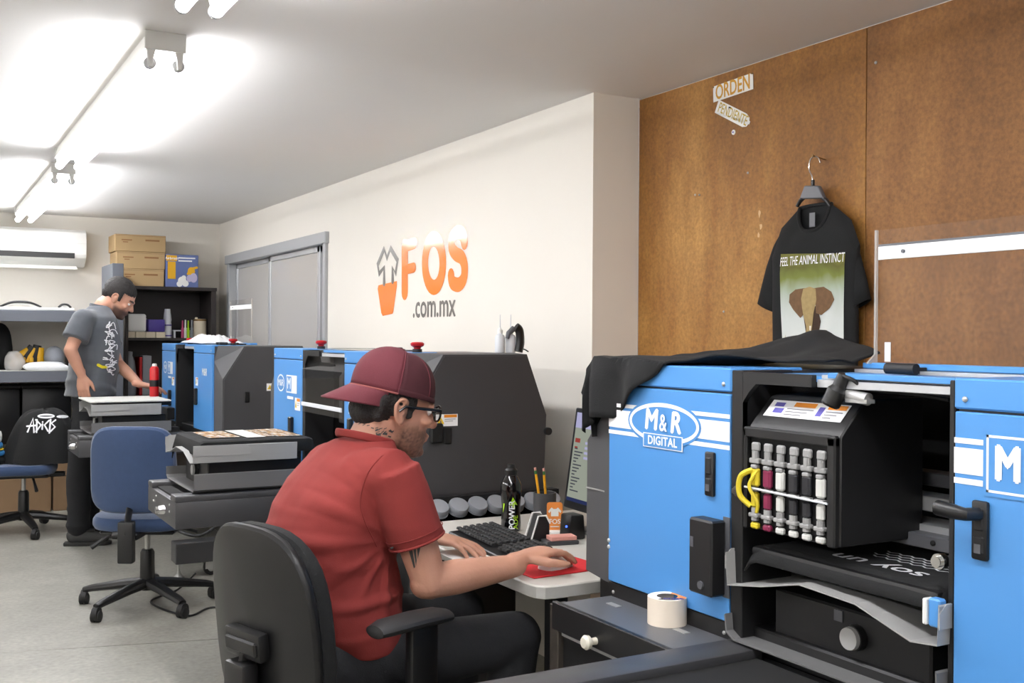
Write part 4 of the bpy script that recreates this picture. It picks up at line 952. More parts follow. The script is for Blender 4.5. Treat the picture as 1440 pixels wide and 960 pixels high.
# heap of shirts on that chair
def rumple(fn, nx, ny, name, m, label, cat, th=.006, group=None, at=(0, 0, 0)):
    b = B(); b.grid(nx, ny, fn); o = solo(name, b, m, label, cat, group)
    s_ = o.modifiers.new('s', 'SOLIDIFY'); s_.thickness = th; s_.offset = 1
    o.location = o.location + Vector(at); return o
hx, hy, hz = p2.x, p2.y, .475
def heap(i, j):
    a = 2*PI*i; r = j
    # closed mound: j 0 top .. 1 hem
    q = r**.75
    rx = .255*q*(1+.06*math.sin(3*a+1)); ry = .21*q*(1+.06*math.cos(4*a))
    z = .36*(1-r**2.6) + .016*noise.noise(Vector((math.cos(a)*2.2, math.sin(a)*2.2, r*2.5)))
    if r > .9: z = max(z, .002)
    k = .02*math.sin(6*a+2*r)*r
    return (hx+.12+(rx+k)*math.cos(a), hy-.02+(ry+k)*math.sin(a), hz+max(0.004, z))
b = B(); b.grid(48, 22, heap); bmesh.ops.remove_doubles(b.bm, verts=list(b.bm.verts), dist=.0008)
hp = solo('tshirt', b, 'shirt_black', 'black T-shirt with white ADICTS lettering heaped on a blue chair', 'shirt')
tree = BVHTree.FromObject(hp, bpy.context.evaluated_depsgraph_get())
def heap_print(build, m='decal_white'):
    b = B(); build(b); densify(b, 1)
    d = (Vector((hx+.09, hy, .75))-Vector((0, 0, 1.35))).normalized()
    for v in b.bm.verts:
        l = v.co - hp.location; h_ = tree.ray_cast(l-d*.6, d)
        v.co = (h_[0]-d*.003) if h_[0] is not None else l
    obj('white_print', b, m, hp, norm=False)
def _ad(b):
    M_ = frame((hx+.09, hy-.3, .745), (.92, -.30, -.02), (0.06, 0, 1))
    S = .05
    L = [[(-3.0, -1.4), (-2.1, 1.5), (-1.7, -1.5)], [(-3.2, -.2), (-1.4, .0)], [(-1.3, 1.2), (-1.2, -1.5)], [(-1.5, 1.2), (-.4, .1), (-1.3, -1.3)], [(-.1, .3), (-.1, -.8)], [(-.1, .7), (-.1, .75)], [(1.2, 1.1), (.3, .1), (1.1, -1.2)], [(1.5, 1.3), (1.4, -1.6)], [(2.5, 1.2), (1.7, .5), (2.5, -.3), (1.6, -1.3)]]
    for l in L: stroke(b, [(x*S*.62, y*S*.62) for x, y in l], .011, M_)
heap_print(_ad)
def _b2(b):
    M_ = frame((hx+.11, hy-.3, .815), (.95, -.28, 0), (0, 0, 1)); ringflat(b, (0, -.008), .055, .016, .012, M_, 20); disc(b, (.105, -.012), .04, .011, M_, 12)
heap_print(_b2)
cols = ['paper', 'teal_cloth', 'decal_yellow', 'teal_cloth', 'shirt_black']
labs = ['white folded shirt topping the stack beside the black heap', 'blue folded shirt under the white one in the chair stack', 'yellow folded shirt in the middle of the chair stack', 'second blue folded shirt, under the yellow one in the chair stack', 'dark folded shirt at the bottom of the chair stack']
zz = hz
for k in range(5):
    i = 4-k; th = .055 if i == 4 else (.075 if i == 0 else (.04 if i != 2 else .012))
    def fs(a, c, z0=zz, th=th, i=i):
        return None
    b = B(); M_ = Matrix.Translation((hx-.235, hy+.02, zz+th/2)) @ Matrix.Rotation(-PI/2, 4, 'Y') @ Matrix.Rotation(.1*i, 4, 'X')
    pad(b, .26, .20, th, 4, M=M_, edge=.02)
    if i == 0:
        for v in b.bm.verts: v.co.z += .02*noise.noise(v.co*9)
    solo('folded_shirt', b, cols[i], labs[i], 'shirt', 'folded shirts stacked on the blue chair'); zz += th
# ================================================================ back of the room
# air conditioner
ac = thing('air_conditioner', 'white wall-mounted split air conditioner with open louvre', 'air conditioner', (.30, YB, 1.87))
L = at_y(122, 350, YB-.22).x-.30
b = B(); b.prism([(0, .02), (0, .315), (-.16, .315), (-.205, .29), (-.222, .20), (-.222, .115), (-.205, .085), (-.10, .02)], 'x', 0, L, bev=.008, seg=2); obj('case', b, 'plastic_white', ac)
b = B(); b.box(.04, L-.09, -.2225, -.206, .082, .124); obj('air_outlet', b, 'ac_dark', ac)
b = B(); b.box(.05, L-.07, -.222, -.150, .050, .058, bev=.003, M=Matrix.Translation((0, -.01, .02)) @ Matrix.Rotation(.35, 4, 'X')); obj('louvre', b, 'plastic_white', ac)
for xx in (L*.30, L*.62): b = B(); b.box(xx, xx+.012, -.221, -.20, .085, .12); obj('outlet_rib', b, 'plastic_white', ac)
for k in range(3): b = B(); b.box(.07, L-.3, -.2205, -.2195, .093+.007*k, .0945+.007*k); obj('vane', b, 'plastic_grey', ac)
b = B(); b.box(.0, L, -.2235, -.2215, .20, .2015); obj('panel_seam', b, 'socket_white', ac)
# grey steel shelving
SY = 8.72
sh = thing('steel_shelving', 'grey steel shelving unit with two decks along the back wall', 'shelving', (.2, SY, 0))
xr = at_y(141, 440, SY).x
for z0, z1 in ((1.44, 1.525), (.985, 1.07)):
    b = B(); b.box(-.9, xr, SY+.012, YB-.03, z1-.012, z1, bev=.002); dk = obj('deck', b, 'shelf_metal', sh, world=True)
    b = B(); b.box(-.9, xr, SY, SY+.012, z0, z1, bev=.003); obj('deck_front', b, 'shelf_metal', dk, world=True)
    b = B(); b.box(-.9, xr, SY-.001, SY+.3, z1, z1+.002); obj('deck_liner', b, 'paper_grey', dk, world=True) if z0 < 1.2 else None
for xx in (xr-.05, -.85):
    for yy in (SY+.014, YB-.08):
        b = B(); b.box(xx, xx+.045, yy, yy+.045, 0, 1.44 if yy > 0 else 1.5); obj('upright', b, 'shelf_dark', sh, world=True)
# tall end panel
XA = at_y(158, 400, 8.37).x; XE = at_y(174, 400, 8.37).x; zt = at_y(166, 370, 8.37).z
b = B(); b.box(XA, XE, 8.37, 8.885, 0, zt, bev=.004); solo('steel_locker', b, 'shelf_metal', 'tall narrow grey steel locker standing between shelving and bookcase', 'locker')
# bookcase
BX0, BX1, BY0 = at_y(176, 440, 8.9).x, at_y(304, 440, 8.9).x, 8.9; BZ = at_y(240, 403, 8.9).z
bc = thing('bookcase', 'black wooden bookcase with open shelves in the back corner', 'bookcase', ((BX0+BX1)/2, BY0, 0))
for (q, nm) in (((BX0, BX0+.025, BY0, YB-.02, 0, BZ-.028), 'side_panel'), ((BX1-.04, BX1, BY0, YB-.02, 0, BZ-.028), 'side_panel'), ((BX0-.005, BX1+.005, BY0-.005, YB-.02, BZ-.028, BZ), 'top_board'), ((BX0+.025, BX1-.04, YB-.045, YB-.02, 0, BZ-.028), 'back_board')):
    b = B(); b.box(*q, bev=.002); obj(nm, b, 'bookcase', bc, world=True)
SZ = [at_y(230, 475, 8.9).z, at_y(230, 556, 8.9).z, .45]
for z in SZ:
    b = B(); b.box(BX0+.025, BX1-.04, BY0+.004, YB-.045, z-.022, z, bev=.002); obj('shelf_board', b, 'bookcase', bc, world=True)
# boxes on the bookcase
def carton(name, lab, x0, x1, y0, y1, z0, z1, m='cardboard', group=None, mark=True):
    t = thing(name, lab, 'box', ((x0+x1)/2, (y0+y1)/2, z0), 0, group)
    b = B(); b.box(x0, x1, y0, y1, z0, z1, bev=.004); obj('carton', b, m, t, world=True)
    b = B(); b.box(x0+.003, x1-.003, y0-.001, y0, z1-.012, z1-.009); obj('lid_seam', b, 'cardboard_dark', t, world=True)
    if mark:
        b = B(); b.box(x0+.05, x0+.13, y0-.0012, y0-.0004, z1-.05, z1-.04); b.box(x0+.06, x0+.10, y0-.0012, y0-.0004, z1-.066, z1-.058); obj('faint_print', b, 'cardboard_print', t, world=True, kind='stuff')
        b = B(); b.box(x1-.16, x1-.05, y0-.0012, y0-.0004, z1-.05, z1-.036); obj('faint_print', b, 'cardboard_print', t, world=True)
    return t
c0, c1 = at_y(166, 360, 8.95).x, at_y(231, 360, 8.95).x; zz = BZ
hs = (at_y(200, 330, 8.95).z-BZ)/3; nm = ['bottom', 'middle', 'top']
for k in range(3): carton('cardboard_box', ['tan cardboard box at the bottom of the stack on the bookcase', 'tan cardboard box in the middle of the stack on the bookcase', 'tan cardboard box at the top of the stack on the bookcase'][k], c0-.012*k, c1+.006*k, 8.95, 9.27, zz+hs*k, zz+hs*(k+1)-.001, group='cartons on the bookcase')
x0, x1 = at_y(233, 380, 8.95).x, at_y(279, 380, 8.95).x; z1 = at_y(255, 358, 8.95).z
t = thing('printed_box', 'blue and yellow printed product box on the bookcase', 'box', ((x0+x1)/2, 9.0, BZ))
mat('box_blue', '#5a6a9c', .45, var=.25, scale=12); mat('box_lilac', '#b9b2cf', .45)
b = B(); b.box(x0, x1, 8.95, 9.07, BZ, z1, bev=.003); obj('carton', b, 'box_blue', t, world=True)
M_ = frame((x0, 8.9488, BZ), (1, 0, 0), (0, 0, 1)); w, h = x1-x0, z1-BZ
b = B(); rect(b, .004, w*.34, h*.80, h*.97, M_); rect(b, .06*w, w*.30, h*.25, h*.78, M_); obj('yellow_panel', b, 'tool_yellow', t, world=True, norm=False)
b = B(); b.merge(text_bm('Airbrush', .03, bold=.0006), M_ @ Matrix.Translation((w*.18, h*.88, .0006))); rect(b, .38*w, .9*w, .88*h, .92*h, M_, .0004); rect(b, .38*w, .8*w, .79*h, .83*h, M_, .0004); obj('lettering', b, 'decal_white', t, world=True, norm=False, kind='stuff')
b = B()
for (cx, cy, r) in ((.5, .2, .13), (.6, .12, .1), (.42, .1, .09), (.55, .3, .07)): disc(b, (cx*w, cy*h), r*w, r*h, M_, 14, .0004+cx*.0003)
obj('pale_picture', b, 'paper', t, world=True, norm=False, kind='stuff')
b = B(); stroke(b, [(w*.68, h*.42), (w*.8, h*.58), (w*.95, h*.62)], .02, M_); disc(b, (w*.78, h*.5), .03, .035, M_, 12, .0004); obj('yellow_picture', b, 'tool_yellow', t, world=True, norm=False)
b = B(); disc(b, (w*.85, h*.3), .03, .04, M_, 12, .0006); disc(b, (w*.72, h*.28), .022, .03, M_, 12, .0007); obj('pink_picture', b, 'box_lilac', t, world=True, norm=False)
b = B(); b.box(x0-.12, x1-.05, 8.92, 9.2, BZ, BZ+.004); 
# things on the bookcase shelves
YS = 8.98; s1, s2 = SZ[0], SZ[1]
def sx(u, v=450): return at_y(u, v, YS).x
def szz(u, v): return at_y(u, v, YS).z
x0, x1 = sx(179), sx(206)
for k in range(4):
    a0 = sx(177)+.078*k
    b = B(); b.box(a0, a0+.074, YS, YS+.12, s1, s1+.048, bev=.002); solo('small_carton', b, 'cream_can', ['small cream carton, the one by the locker, in the bookcase row', 'second small cream carton from the locker in the bookcase row', 'third small cream carton from the locker, under the purple tub', 'small cream carton next to the white jug in the bookcase row'][k], 'box', 'row of small cream cartons')
b = B(); M_ = Matrix.Translation(((x0+x1)/2, YS+.06, s1+.049+.065)); pad(b, .13, x1-x0, .11, 5, M=M_ @ Matrix.Rotation(PI/2, 4, 'Z') @ Matrix.Rotation(PI/2, 4, 'X'), edge=.02) if False else b.box(x0, x1, YS, YS+.12, s1+.049, szz(190, 441), bev=.018, seg=3)
solo('paper_towel_pack', b, 'paper', 'white paper towel pack on the small cream cartons', 'paper pack')
b = B(); b.lathe([(.045, 0), (.047, .01), (.04, .09), (.02, .13), (.014, .16), (.001, .162)], 16, Matrix.Translation((sx(211), YS+.2, s1))); solo('cone_bottle', b, 'plastic_grey', 'grey cone-shaped bottle behind the purple tub', 'bottle')
b = B(); b.box(sx(209), sx(232), YS+.0, YS+.10, s1+.049, szz(220, 449), bev=.006, seg=2); solo('purple_tub', b, 'plastic_purple', 'purple plastic tub on the small cream cartons', 'tub')
t = thing('plastic_jug', 'tall white plastic jug with blue bands beside the purple tub', 'jug', (sx(238), YS+.07, s1)); r = (sx(244)-sx(232))/2; h = szz(236, 434)-s1
b = B(); b.lathe([(r*.95, 0), (r, .01), (r*.97, h*.45), (r*.9, h*.55), (r*.98, h*.62), (r*.7, h*.96), (r*.66, h), (.001, h)], 20); obj('body', b, 'plastic_milk', t)
for q in (.06, .42): b = B(); b.lathe([(r*1.02, h*q), (r*1.02, h*(q+.04))], 20); obj('blue_band', b, 'plastic_purple', t)
for (u, m_, lab, hh) in ((259, 'pink_plastic', 'pink marker standing on the upper bookcase shelf', .115), (263, 'plastic_white', 'white marker standing between pink and lime markers', .12), (267, 'label_lime', 'lime marker standing on the upper bookcase shelf', .115), (272, 'plastic_grey', 'grey marker standing beside the cream canister', .12)):
    t = thing('marker_pen', lab, 'marker', (sx(u), YS+.06, s1), 0, 'markers on the bookcase'); b = B(); b.lathe([(.011, 0), (.011, hh*.7), (.007, hh*.72)], 10); obj('barrel', b, m_, t); b = B(); b.lathe([(.007, hh*.72), (.006, hh*1.25), (.001, hh*1.26)], 10); obj('cap', b, m_, t)
b = B(); b.box(sx(247), sx(272), YS+.1, YS+.16, s1+.055, s1+.066, bev=.002); b.box(sx(248), sx(249)+.01, YS+.1, YS+.16, s1, s1+.055); b.box(sx(270), sx(272), YS+.1, YS+.16, s1, s1+.055); solo('small_rack', b, 'plastic_milk', 'small white plastic rack behind the markers', 'rack')
t = thing('canister', 'cream canister with brown rim beside the markers', 'canister', (sx(284), YS+.07, s1)); r = (sx(293)-sx(275))/2; h = szz(284, 449)-s1
b = B(); b.lathe([(r, 0), (r, h), (r*.9, h+.004), (.001, h+.006)], 22); obj('can', b, 'cream_can', t); b = B(); b.lathe([(.012, h), (.012, h+.014), (.001, h+.016)], 12, Matrix.Translation((-.03, 0, .003))); obj('knob', b, 'cream_can', t); b = B(); b.lathe([(r*1.02, h-.012), (r*1.02, h+.002)], 22); obj('rim', b, 'bronze', t)
# lower shelf
t = thing('pitcher', 'grey plastic pitcher on the lower bookcase shelf', 'pitcher', (sx(184, 530), YS+.06, s2)); h = szz(184, 497)-s2; b = B(); b.lathe([(.05, 0), (.053, .01), (.054, h*.5), (.042, h*.8), (.022, h*.95), (.02, h), (.001, h)], 18); obj('body', b, 'plastic_grey', t); b = B(); b.lathe([(.024, h*.97), (.024, h*1.04), (.001, h*1.05)], 14); obj('lid', b, 'plastic_grey', t)
b = B(); b.box(sx(196, 530), sx(200, 530), YS, YS+.2, s2, szz(198, 502), bev=.003); solo('binder', b, 'red_plastic', 'dark red binder on the lower bookcase shelf', 'binder')
b = B(); b.box(sx(200.5, 530), sx(213, 530), YS, YS+.2, s2, szz(206, 500), bev=.003); solo('binder', b, 'plastic_grey', 'blue-grey binder beside the dark red one', 'binder')
b = B(); b.tube([(sx(182), YS-.03, s2+.30), (sx(190), YS-.04, s2+.31)], .006, 6)
# red spray can standing on the far tray, near the standing man's hand
pt = at_y(217, 545, 7.28)
# floor cartons under the shelving
fy = SY+.06
for k, (u0, u1, v0, v1, lab) in enumerate(((-60, 30, 672, 727, 'lower left'), (32, 72, 672, 727, 'lower'), (75, 108, 672, 727, 'lower right'), (-60, 72, 640, 671, 'upper'), (75, 108, 640, 671, 'upper right'))):
    pa_ = at_y(u0, v0, fy); pb_ = at_y(u1, v1, fy)
    z0 = 0 if v1 > 700 else at_y(40, 671, fy).z; z1 = at_y(40, 672, fy).z-.002 if v1 > 700 else at_y(40, 636, fy).z
    labels = ['brown cardboard box on the floor under the shelving, end of the row', 'brown cardboard box on the floor behind the shirt-laden chair\'s column', 'brown cardboard box on the floor beside the standing man\'s legs', 'wide brown cardboard box on top of the floor row under the shelving', 'short brown cardboard box on top of the floor row, next to the standing man']
    carton('cardboard_box', labels[k], pa_.x, pb_.x, fy, fy+.42, z0, z1, 'cardboard_dark', 'cartons under the shelving', mark=False)
for k, (ua, ub, lab) in enumerate(((-60, 28, 'black storage crate under the middle deck, behind the folded shirts'), (31, 100, 'black storage crate under the middle deck, behind the standing man'))):
    xa, xb_ = at_y(ua, 600, SY+.25).x, at_y(ub, 600, SY+.25).x; t = thing('storage_crate', lab, 'crate', ((xa+xb_)/2, SY+.25, .505)); zz_ = .505
    b = B(); b.box(xa, xb_, SY+.25, SY+.55, zz_, .93, bev=.01, seg=2); obj('body', b, 'black_plastic', t, world=True); b = B(); b.box(xa-.006, xb_+.006, SY+.244, SY+.556, .93, .955, bev=.006); obj('lid', b, 'black_rubber', t, world=True)
# top deck: white plastic frames
t = thing('screen_frame', 'flat white plastic frame with black handle cutouts on the top steel deck', 'frame', (.6, SY+.2, 1.525))
b = B(); x0 = -.6; x1 = at_y(104, 430, SY+.05).x
b.box(x0, x1, SY+.03, SY+.45, 1.527, 1.548, bev=.004); obj('panel', b, 'plastic_white', t, world=True)
for (ua, ub, hgt) in ((0, 58, .035), (82, 100, .022)):
    xa, xb_ = at_y(ua, 430, SY+.06).x, at_y(ub, 430, SY+.06).x
    b = B(); b.tube(bez([(xa, SY+.06, 1.55), (xa+(xb_-xa)*.3, SY+.06, 1.55+hgt), (xa+(xb_-xa)*.7, SY+.06, 1.55+hgt), (xb_, SY+.06, 1.55)], 8), .008, 8); obj('handle', b, 'black_plastic', t, world=True)
    b = B(); b.tube(bez([(xa+.03, SY+.075, 1.548), (xa+(xb_-xa)*.3, SY+.075, 1.544+hgt*.8), (xa+(xb_-xa)*.7, SY+.075, 1.544+hgt*.8), (xb_-.03, SY+.075, 1.548)], 8), .011, 8); obj('pad', b, 'plastic_white', t, world=True)
# mid deck: tool bag, yellow and black tools, helmet, white bags
DZ = 1.07; DY = SY+.18
def dx_(u): return at_y(u, 510, DY).x
def blobby(name, c, r, m, lab, cat, amp=.18, seed=0, sc=6, group=None):
    b = B(); b.ell(c, r, nu=28, nv=18)
    for v in b.bm.verts:
        d = (v.co-Vector(c)); n_ = noise.noise(v.co*sc+Vector((seed, 0, 0)))
        v.co += d*amp*n_
        v.co.z = max(v.co.z, c[2]-r[2]*.85)
    return solo(name, b, m, lab, cat, group)
blobby('tool_bag', (dx_(-2), DY+.20, DZ+.17), (.12, .10, .2), 'black_cloth', 'slouching black bag on the middle steel deck', 'bag', .2, 1)
t = thing('power_tool', 'yellow and black cordless tool lying on the middle steel deck', 'tool', (dx_(42), DY+.05, DZ))
for k, u in enumerate((32, 38, 45, 52, 58)):
    b = B(); x = dx_(u); M_ = Matrix.Translation((x, DY+.08, DZ+.10)) @ Matrix.Rotation(.5-.2*k, 4, 'Y')
    b.tube([(-.03, 0, -.09), (-.01, 0, 0), (.02, 0, .07+.02*(k % 2))], [.03, .036, .03], 12, M=M_); obj('grip' if k % 2 else 'motor_housing', b, 'tool_yellow' if k % 2 == 0 else 'black_rubber', t, world=True)
b = B(); b.box(dx_(30), dx_(61), DY+.04, DY+.12, DZ, DZ+.06, bev=.01, seg=2); obj('battery_row', b, 'black_rubber', t, world=True)
for k in range(3): b = B(); b.box(dx_(31+11*k), dx_(37+11*k), DY+.035, DY+.12, DZ+.025, DZ+.10, bev=.01, seg=2); obj('battery', b, 'tool_yellow', t, world=True)
hm = thing('helmet', 'pale grey round helmet on the middle steel deck', 'helmet', (dx_(77), DY+.05, DZ)); b = B(); b.ell((0, 0, .10), (.075, .085, .085)); obj('shell', b, 'plastic_grey', hm); b = B(); b.lathe([(.078, .05), (.085, .048), (.085, .056), (.077, .06)], 24); obj('brim', b, 'plastic_grey', hm)
blobby('clear_bag', (dx_(20), DY-.02, DZ+.07), (.075, .06, .085), 'clear_bag', 'crumpled clear plastic bag beside the black bag', 'bag', .35, 5, 14)
blobby('white_cloth', (dx_(62), DY-.11, DZ+.028), (.16, .055, .04), 'bag_white', 'crumpled white cloth along the front of the middle deck', 'cloth', .3, 9, 14)
b = B(); b.box(dx_(95), dx_(103), DY+.02, DY+.2, DZ, DZ+.14, bev=.01, seg=2); solo('black_case', b, 'black_plastic', 'small black case beside the grey helmet', 'case')

# ================================================================ desk and what stands on it
DT = .735
dk = at_z(758, 826, DT); DXF, DYN = dk.x, dk.y
dt = thing('desk', 'white laminate desk standing between two printers', 'desk', (1.8, 2.75, 0))
b = B(); b.prism([(DXF+.05, DYN), (2.30, DYN), (2.30, 3.20), (DXF, 3.20), (DXF, DYN+.05), (DXF+.006, DYN+.022), (DXF+.022, DYN+.006)], 'z', DT-.034, DT, bev=.003); obj('tabletop', b, 'desk_white', dt, world=True)
b = B(); b.prism([(DXF+.049, DYN-.0012), (2.30, DYN-.0012), (2.30, DYN), (DXF+.05, DYN), (DXF+.022, DYN+.006), (DXF+.006, DYN+.022), (DXF, DYN+.05), (DXF, 3.2), (DXF-.0012, 3.2), (DXF-.0012, DYN+.049), (DXF+.004, DYN+.021), (DXF+.021, DYN+.004)], 'z', DT-.031, DT-.004); obj('edge_band', b, 'desk_edge', dt, world=True)
for xx, yy in ((DXF+.06, DYN+.03), (2.22, DYN+.03), (DXF+.06, 3.12), (2.22, 3.12)):
    b = B(); b.box(xx, xx+.045, yy, yy+.045, 0, DT-.034, bev=.003); obj('leg', b, 'black_paint', dt, world=True)
b = B(); b.box(2.2, 2.22, DYN+.06, 3.12, .3, DT-.034); obj('modesty_panel', b, 'dark_paint', dt, world=True)
# keyboard
kb = at_z(703, 760, DT+.02)
t = thing('keyboard', 'black computer keyboard on the white desk', 'keyboard', (kb.x, kb.y, DT), math.radians(-6))
b = B(); b.prism([(-.078, 0), (.078, 0), (.078, .026), (-.078, .014)], 'y', -.225, .225, bev=.003); obj('case', b, 'black_plastic', t)
km = None
for r in range(6):
    for c in range(21):
        if c in (15, 19) and r == 5: continue
        x = .060-.0215*r; y = .208-.0208*c
        if c == 14: continue
        if km is None:
            b = B(); b.prism([(-.008, 0), (.008, 0), (.006, .007), (-.006, .007)], 'y', -.0085, .0085, bev=.001); k0 = obj('key', b, 'black_rubber', t); km = k0.data
        else:
            k0 = bpy.data.objects.new('key', km); COL.objects.link(k0); k0.parent = t
        k0.location = (x, y, .0195+(x+.078)*.077); k0.rotation_euler = (0, -.077, 0)
# mouse pad and mouse
mp0 = at_z(741, 816, DT)
b = B(); b.box(-.0, .24, .0, .22, 0, .004, bev=.0015, M=Matrix.Translation((DXF+.035, mp0.y+.005, DT+.0003)) @ Matrix.Rotation(.05, 4, 'Z')); solo('mouse_pad', b, 'red_pad', 'red mouse pad at the corner of the white desk', 'mouse pad')
MS = Vector((1.49, 2.405, DT+.0045))
t = thing('computer_mouse', 'white computer mouse under the seated man\'s right hand', 'mouse', MS, .33)
b = B(); rings = []
for xx, w_, h_ in ((-.052, .012, .008), (-.045, .024, .02), (-.02, .031, .032), (.01, .031, .033), (.038, .028, .024), (.05, .018, .012), (.054, .008, .006)):
    rings.append([(xx, w_*math.cos(PI*k/10), h_*math.sin(PI*k/10)) for k in range(11)])
b.loft(rings); obj('shell', b, 'plastic_white', t); b = B(); b.cyl((.028, -.004, .028), (.028, .004, .028), .008, n=12); obj('wheel', b, 'mid_paint', t)
# papers and pen
def sheet(name, pts, lab, z=.0005, cat='paper', m='paper'):
    P = [at_z(u, v, DT) for u, v in pts]; c = sum(P, Vector())/len(P); b = B(); b.prism([(p.x-c.x, p.y-c.y) for p in P], 'z', 0, .0008); o = obj(name, b, m); o.location = (c.x, c.y, DT+z); return tag(o, lab, cat)
sheet('paper_sheet', [(616, 777), (665, 763), (730, 786), (722, 790), (652, 794)], 'white paper sheet under the seated man\'s left hand')
sheet('paper_sheet', [(655, 795), (700, 778), (760, 786), (735, 800)], 'grey-white paper slip under the forearm, partly covered by the other sheet', .0016, m='paper_grey')
p0 = at_z(668, 787, DT+.004); p1 = at_z(722, 787, DT+.004)
t = thing('pencil', 'thin grey pencil lying on the desk papers', 'pencil', p0+Vector((0, 0, .002)))
b = B(); d_ = (p1-p0)*.9; b.cyl((0, 0, 0), d_, .0035, n=6); obj('barrel', b, 'plastic_milk', t); b = B(); b.cyl((0, 0, 0), -d_*.06, .0035, .0006, n=6); obj('tip', b, 'eraser', t)
# sports drink bottle
bp = at_z(718, 748, DT); bp.x += .012; bp.y += .02
t = thing('drink_bottle', 'black sports drink bottle with lime label on the desk', 'bottle', (bp.x, bp.y, DT))
b = B(); b.lathe([(.026, 0), (.031, .004), (.032, .02), (.030, .05), (.029, .075), (.0315, .10), (.034, .13), (.033, .148), (.024, .168), (.017, .178), (.017, .19)], 28); obj('body', b, 'bottle_black', t)
b = B(); b.lathe([(.0165, .176), (.0205, .178), (.0205, .193), (.017, .197), (.013, .200), (.012, .211), (.001, .212)], 20); obj('cap', b, 'black_plastic', t)
vd = Vector((-bp.x, -bp.y, 0)).normalized(); rt = Vector((0, 0, 1)).cross(vd)*1; rt = -rt if rt.dot(Vector((.87, -.49, 0))) < 0 else rt
def wrap(bm_b, R):
    for v in bm_b.bm.verts:      # coordinates: x around, y up
        a = v.co.x/R(v.co.y); q = vd*math.cos(a)+rt*math.sin(a); v.co = Vector((q.x*R(v.co.y), q.y*R(v.co.y), v.co.y))
    return bm_b
def Rb(z):
    pr = [(0.0, .031), (.02, .0323), (.05, .0303), (.075, .0293), (.10, .0318), (.13, .0343), (.148, .0333), (.17, .023)]
    for (a, r0), (c, r1) in zip(pr, pr[1:]):
        if a <= z <= c: return r0+(r1-r0)*(z-a)/(c-a)+.0006
    return .03
b = B(); b.merge(text_bm('POWER', .026, bold=.0008), Matrix.Translation((.004, .055, 0)) @ Matrix.Rotation(PI/2, 4, 'Z')); densify(b, 1); wrap(b, Rb); obj('white_lettering', b, 'decal_white', t, norm=False, smooth=False)
b = B(); b.merge(text_bm('ADE', .022, bold=.0004), Matrix.Translation((.017, .032, 0)) @ Matrix.Rotation(PI/2, 4, 'Z')); densify(b, 1); wrap(b, Rb); obj('lime_lettering', b, 'label_lime', t, norm=False, smooth=False)
b = B(); poly(b, [(-.004, .083), (.006, .112), (.022, .085), (.012, .088), (.014, .075), (.006, .078), (.004, .088)], None); densify(b, 2); wrap(b, Rb); obj('lime_arrow', b, 'label_lime', t, norm=False, smooth=False)
b = B(); poly(b, [(-.028, .09), (-.021, .09), (-.025, .07), (-.030, .06)], None); densify(b, 1); wrap(b, Rb); obj('lime_arrow', b, 'label_lime', t, norm=False, smooth=False)
# pencil cup with two pencils
cp = at_z(764, 745, DT); cp = Vector((1.80, 3.02, DT))
cp = at_y(766, 700, 3.02); cp.z = DT
t = thing('pencil_cup', 'dark round pencil cup behind the monitor edge', 'cup', cp); b = B(); b.lathe([(.036, 0), (.038, .003), (.038, .10), (.034, .10), (.034, .008), (.001, .008)], 22); obj('cup', b, 'dark_paint', t)
for k in range(2):
    q = cp+Vector((-.008+.016*k, -.005*k, .009)); e = q+Vector((-.012-.006*k+.02*k, 0, .175-.004*k)); e.x -= .018
    t = thing('pencil', 'yellow pencil with eraser standing in the dark cup', 'pencil', q, 0, 'pencils in the cup')
    d_ = e-q; b = B(); b.cyl((0, 0, 0), d_*.88, .0042, n=6); obj('barrel', b, 'pencil_yellow', t); b = B(); b.cyl(d_*.88, d_*.95, .0045, n=10); obj('ferrule', b, 'ferrule', t); b = B(); b.cyl(d_*.95, d_, .004, n=10); obj('eraser', b, 'eraser', t)
# small speaker-like black stand with white trim
sp0 = at_z(762, 762, DT)
t = thing('desk_speaker', 'small black wedge speaker with white edge trim on the desk', 'speaker', (sp0.x, sp0.y+.02, DT), -.25)
b = B(); b.prism([(-.028, 0), (.030, 0), (.030, .055), (.018, .078), (-.004, .078)], 'y', -.018, .045, bev=.004); obj('case', b, 'black_plastic', t)
b = B(); b.tube([(-.029, .046, 0.003), (-.006, .046, .078), (.018, .046, .079), (.031, .046, .055)], .0028, 8); b2 = b; obj('trim', b2, 'plastic_white', t); b = B(); b.tube([(-.029, -.019, 0.003), (-.006, -.019, .078), (.018, -.019, .079), (.031, -.019, .055)], .0028, 8); obj('trim', b, 'plastic_white', t)
# orange promo card in a holder
fc = at_z(787, 750, DT); fw = .050
t = thing('promo_tag', 'orange FOS tag with rounded corners standing on the desk', 'tag', (fc.x, fc.y+.03, DT), math.radians(-27))
def rr(w, h, r, y0=0): return [(-w/2+r+(r*math.cos(a)), y0+h-r+r*math.sin(a)) for a in (PI, PI*.75, PI/2)]+[(w/2-r+r*math.cos(a), y0+h-r+r*math.sin(a)) for a in (PI/2, PI/4, 0)]+[(w/2-r+r*math.cos(a), y0+r+r*math.sin(a)) for a in (0, -PI/4, -PI/2)]+[(-w/2+r+r*math.cos(a), y0+r+r*math.sin(a)) for a in (-PI/2, -PI*.75, -PI)]
b = B(); b.prism(rr(fw, .088, .008, .006), 'y', -.002, .002); obj('card', b, 'card_orange', t)
M_ = frame((0, -.0024, 0), (1, 0, 0), (0, 0, 1)); b = B(); poly(b, [(-.012, .05), (-.012, .066), (-.018, .06), (-.021, .066), (-.010, .078), (-.004, .073), (.004, .073), (.010, .078), (.021, .066), (.018, .06), (.012, .066), (.012, .05)], M_); obj('shirt_emblem', b, 'paper', t, norm=False)
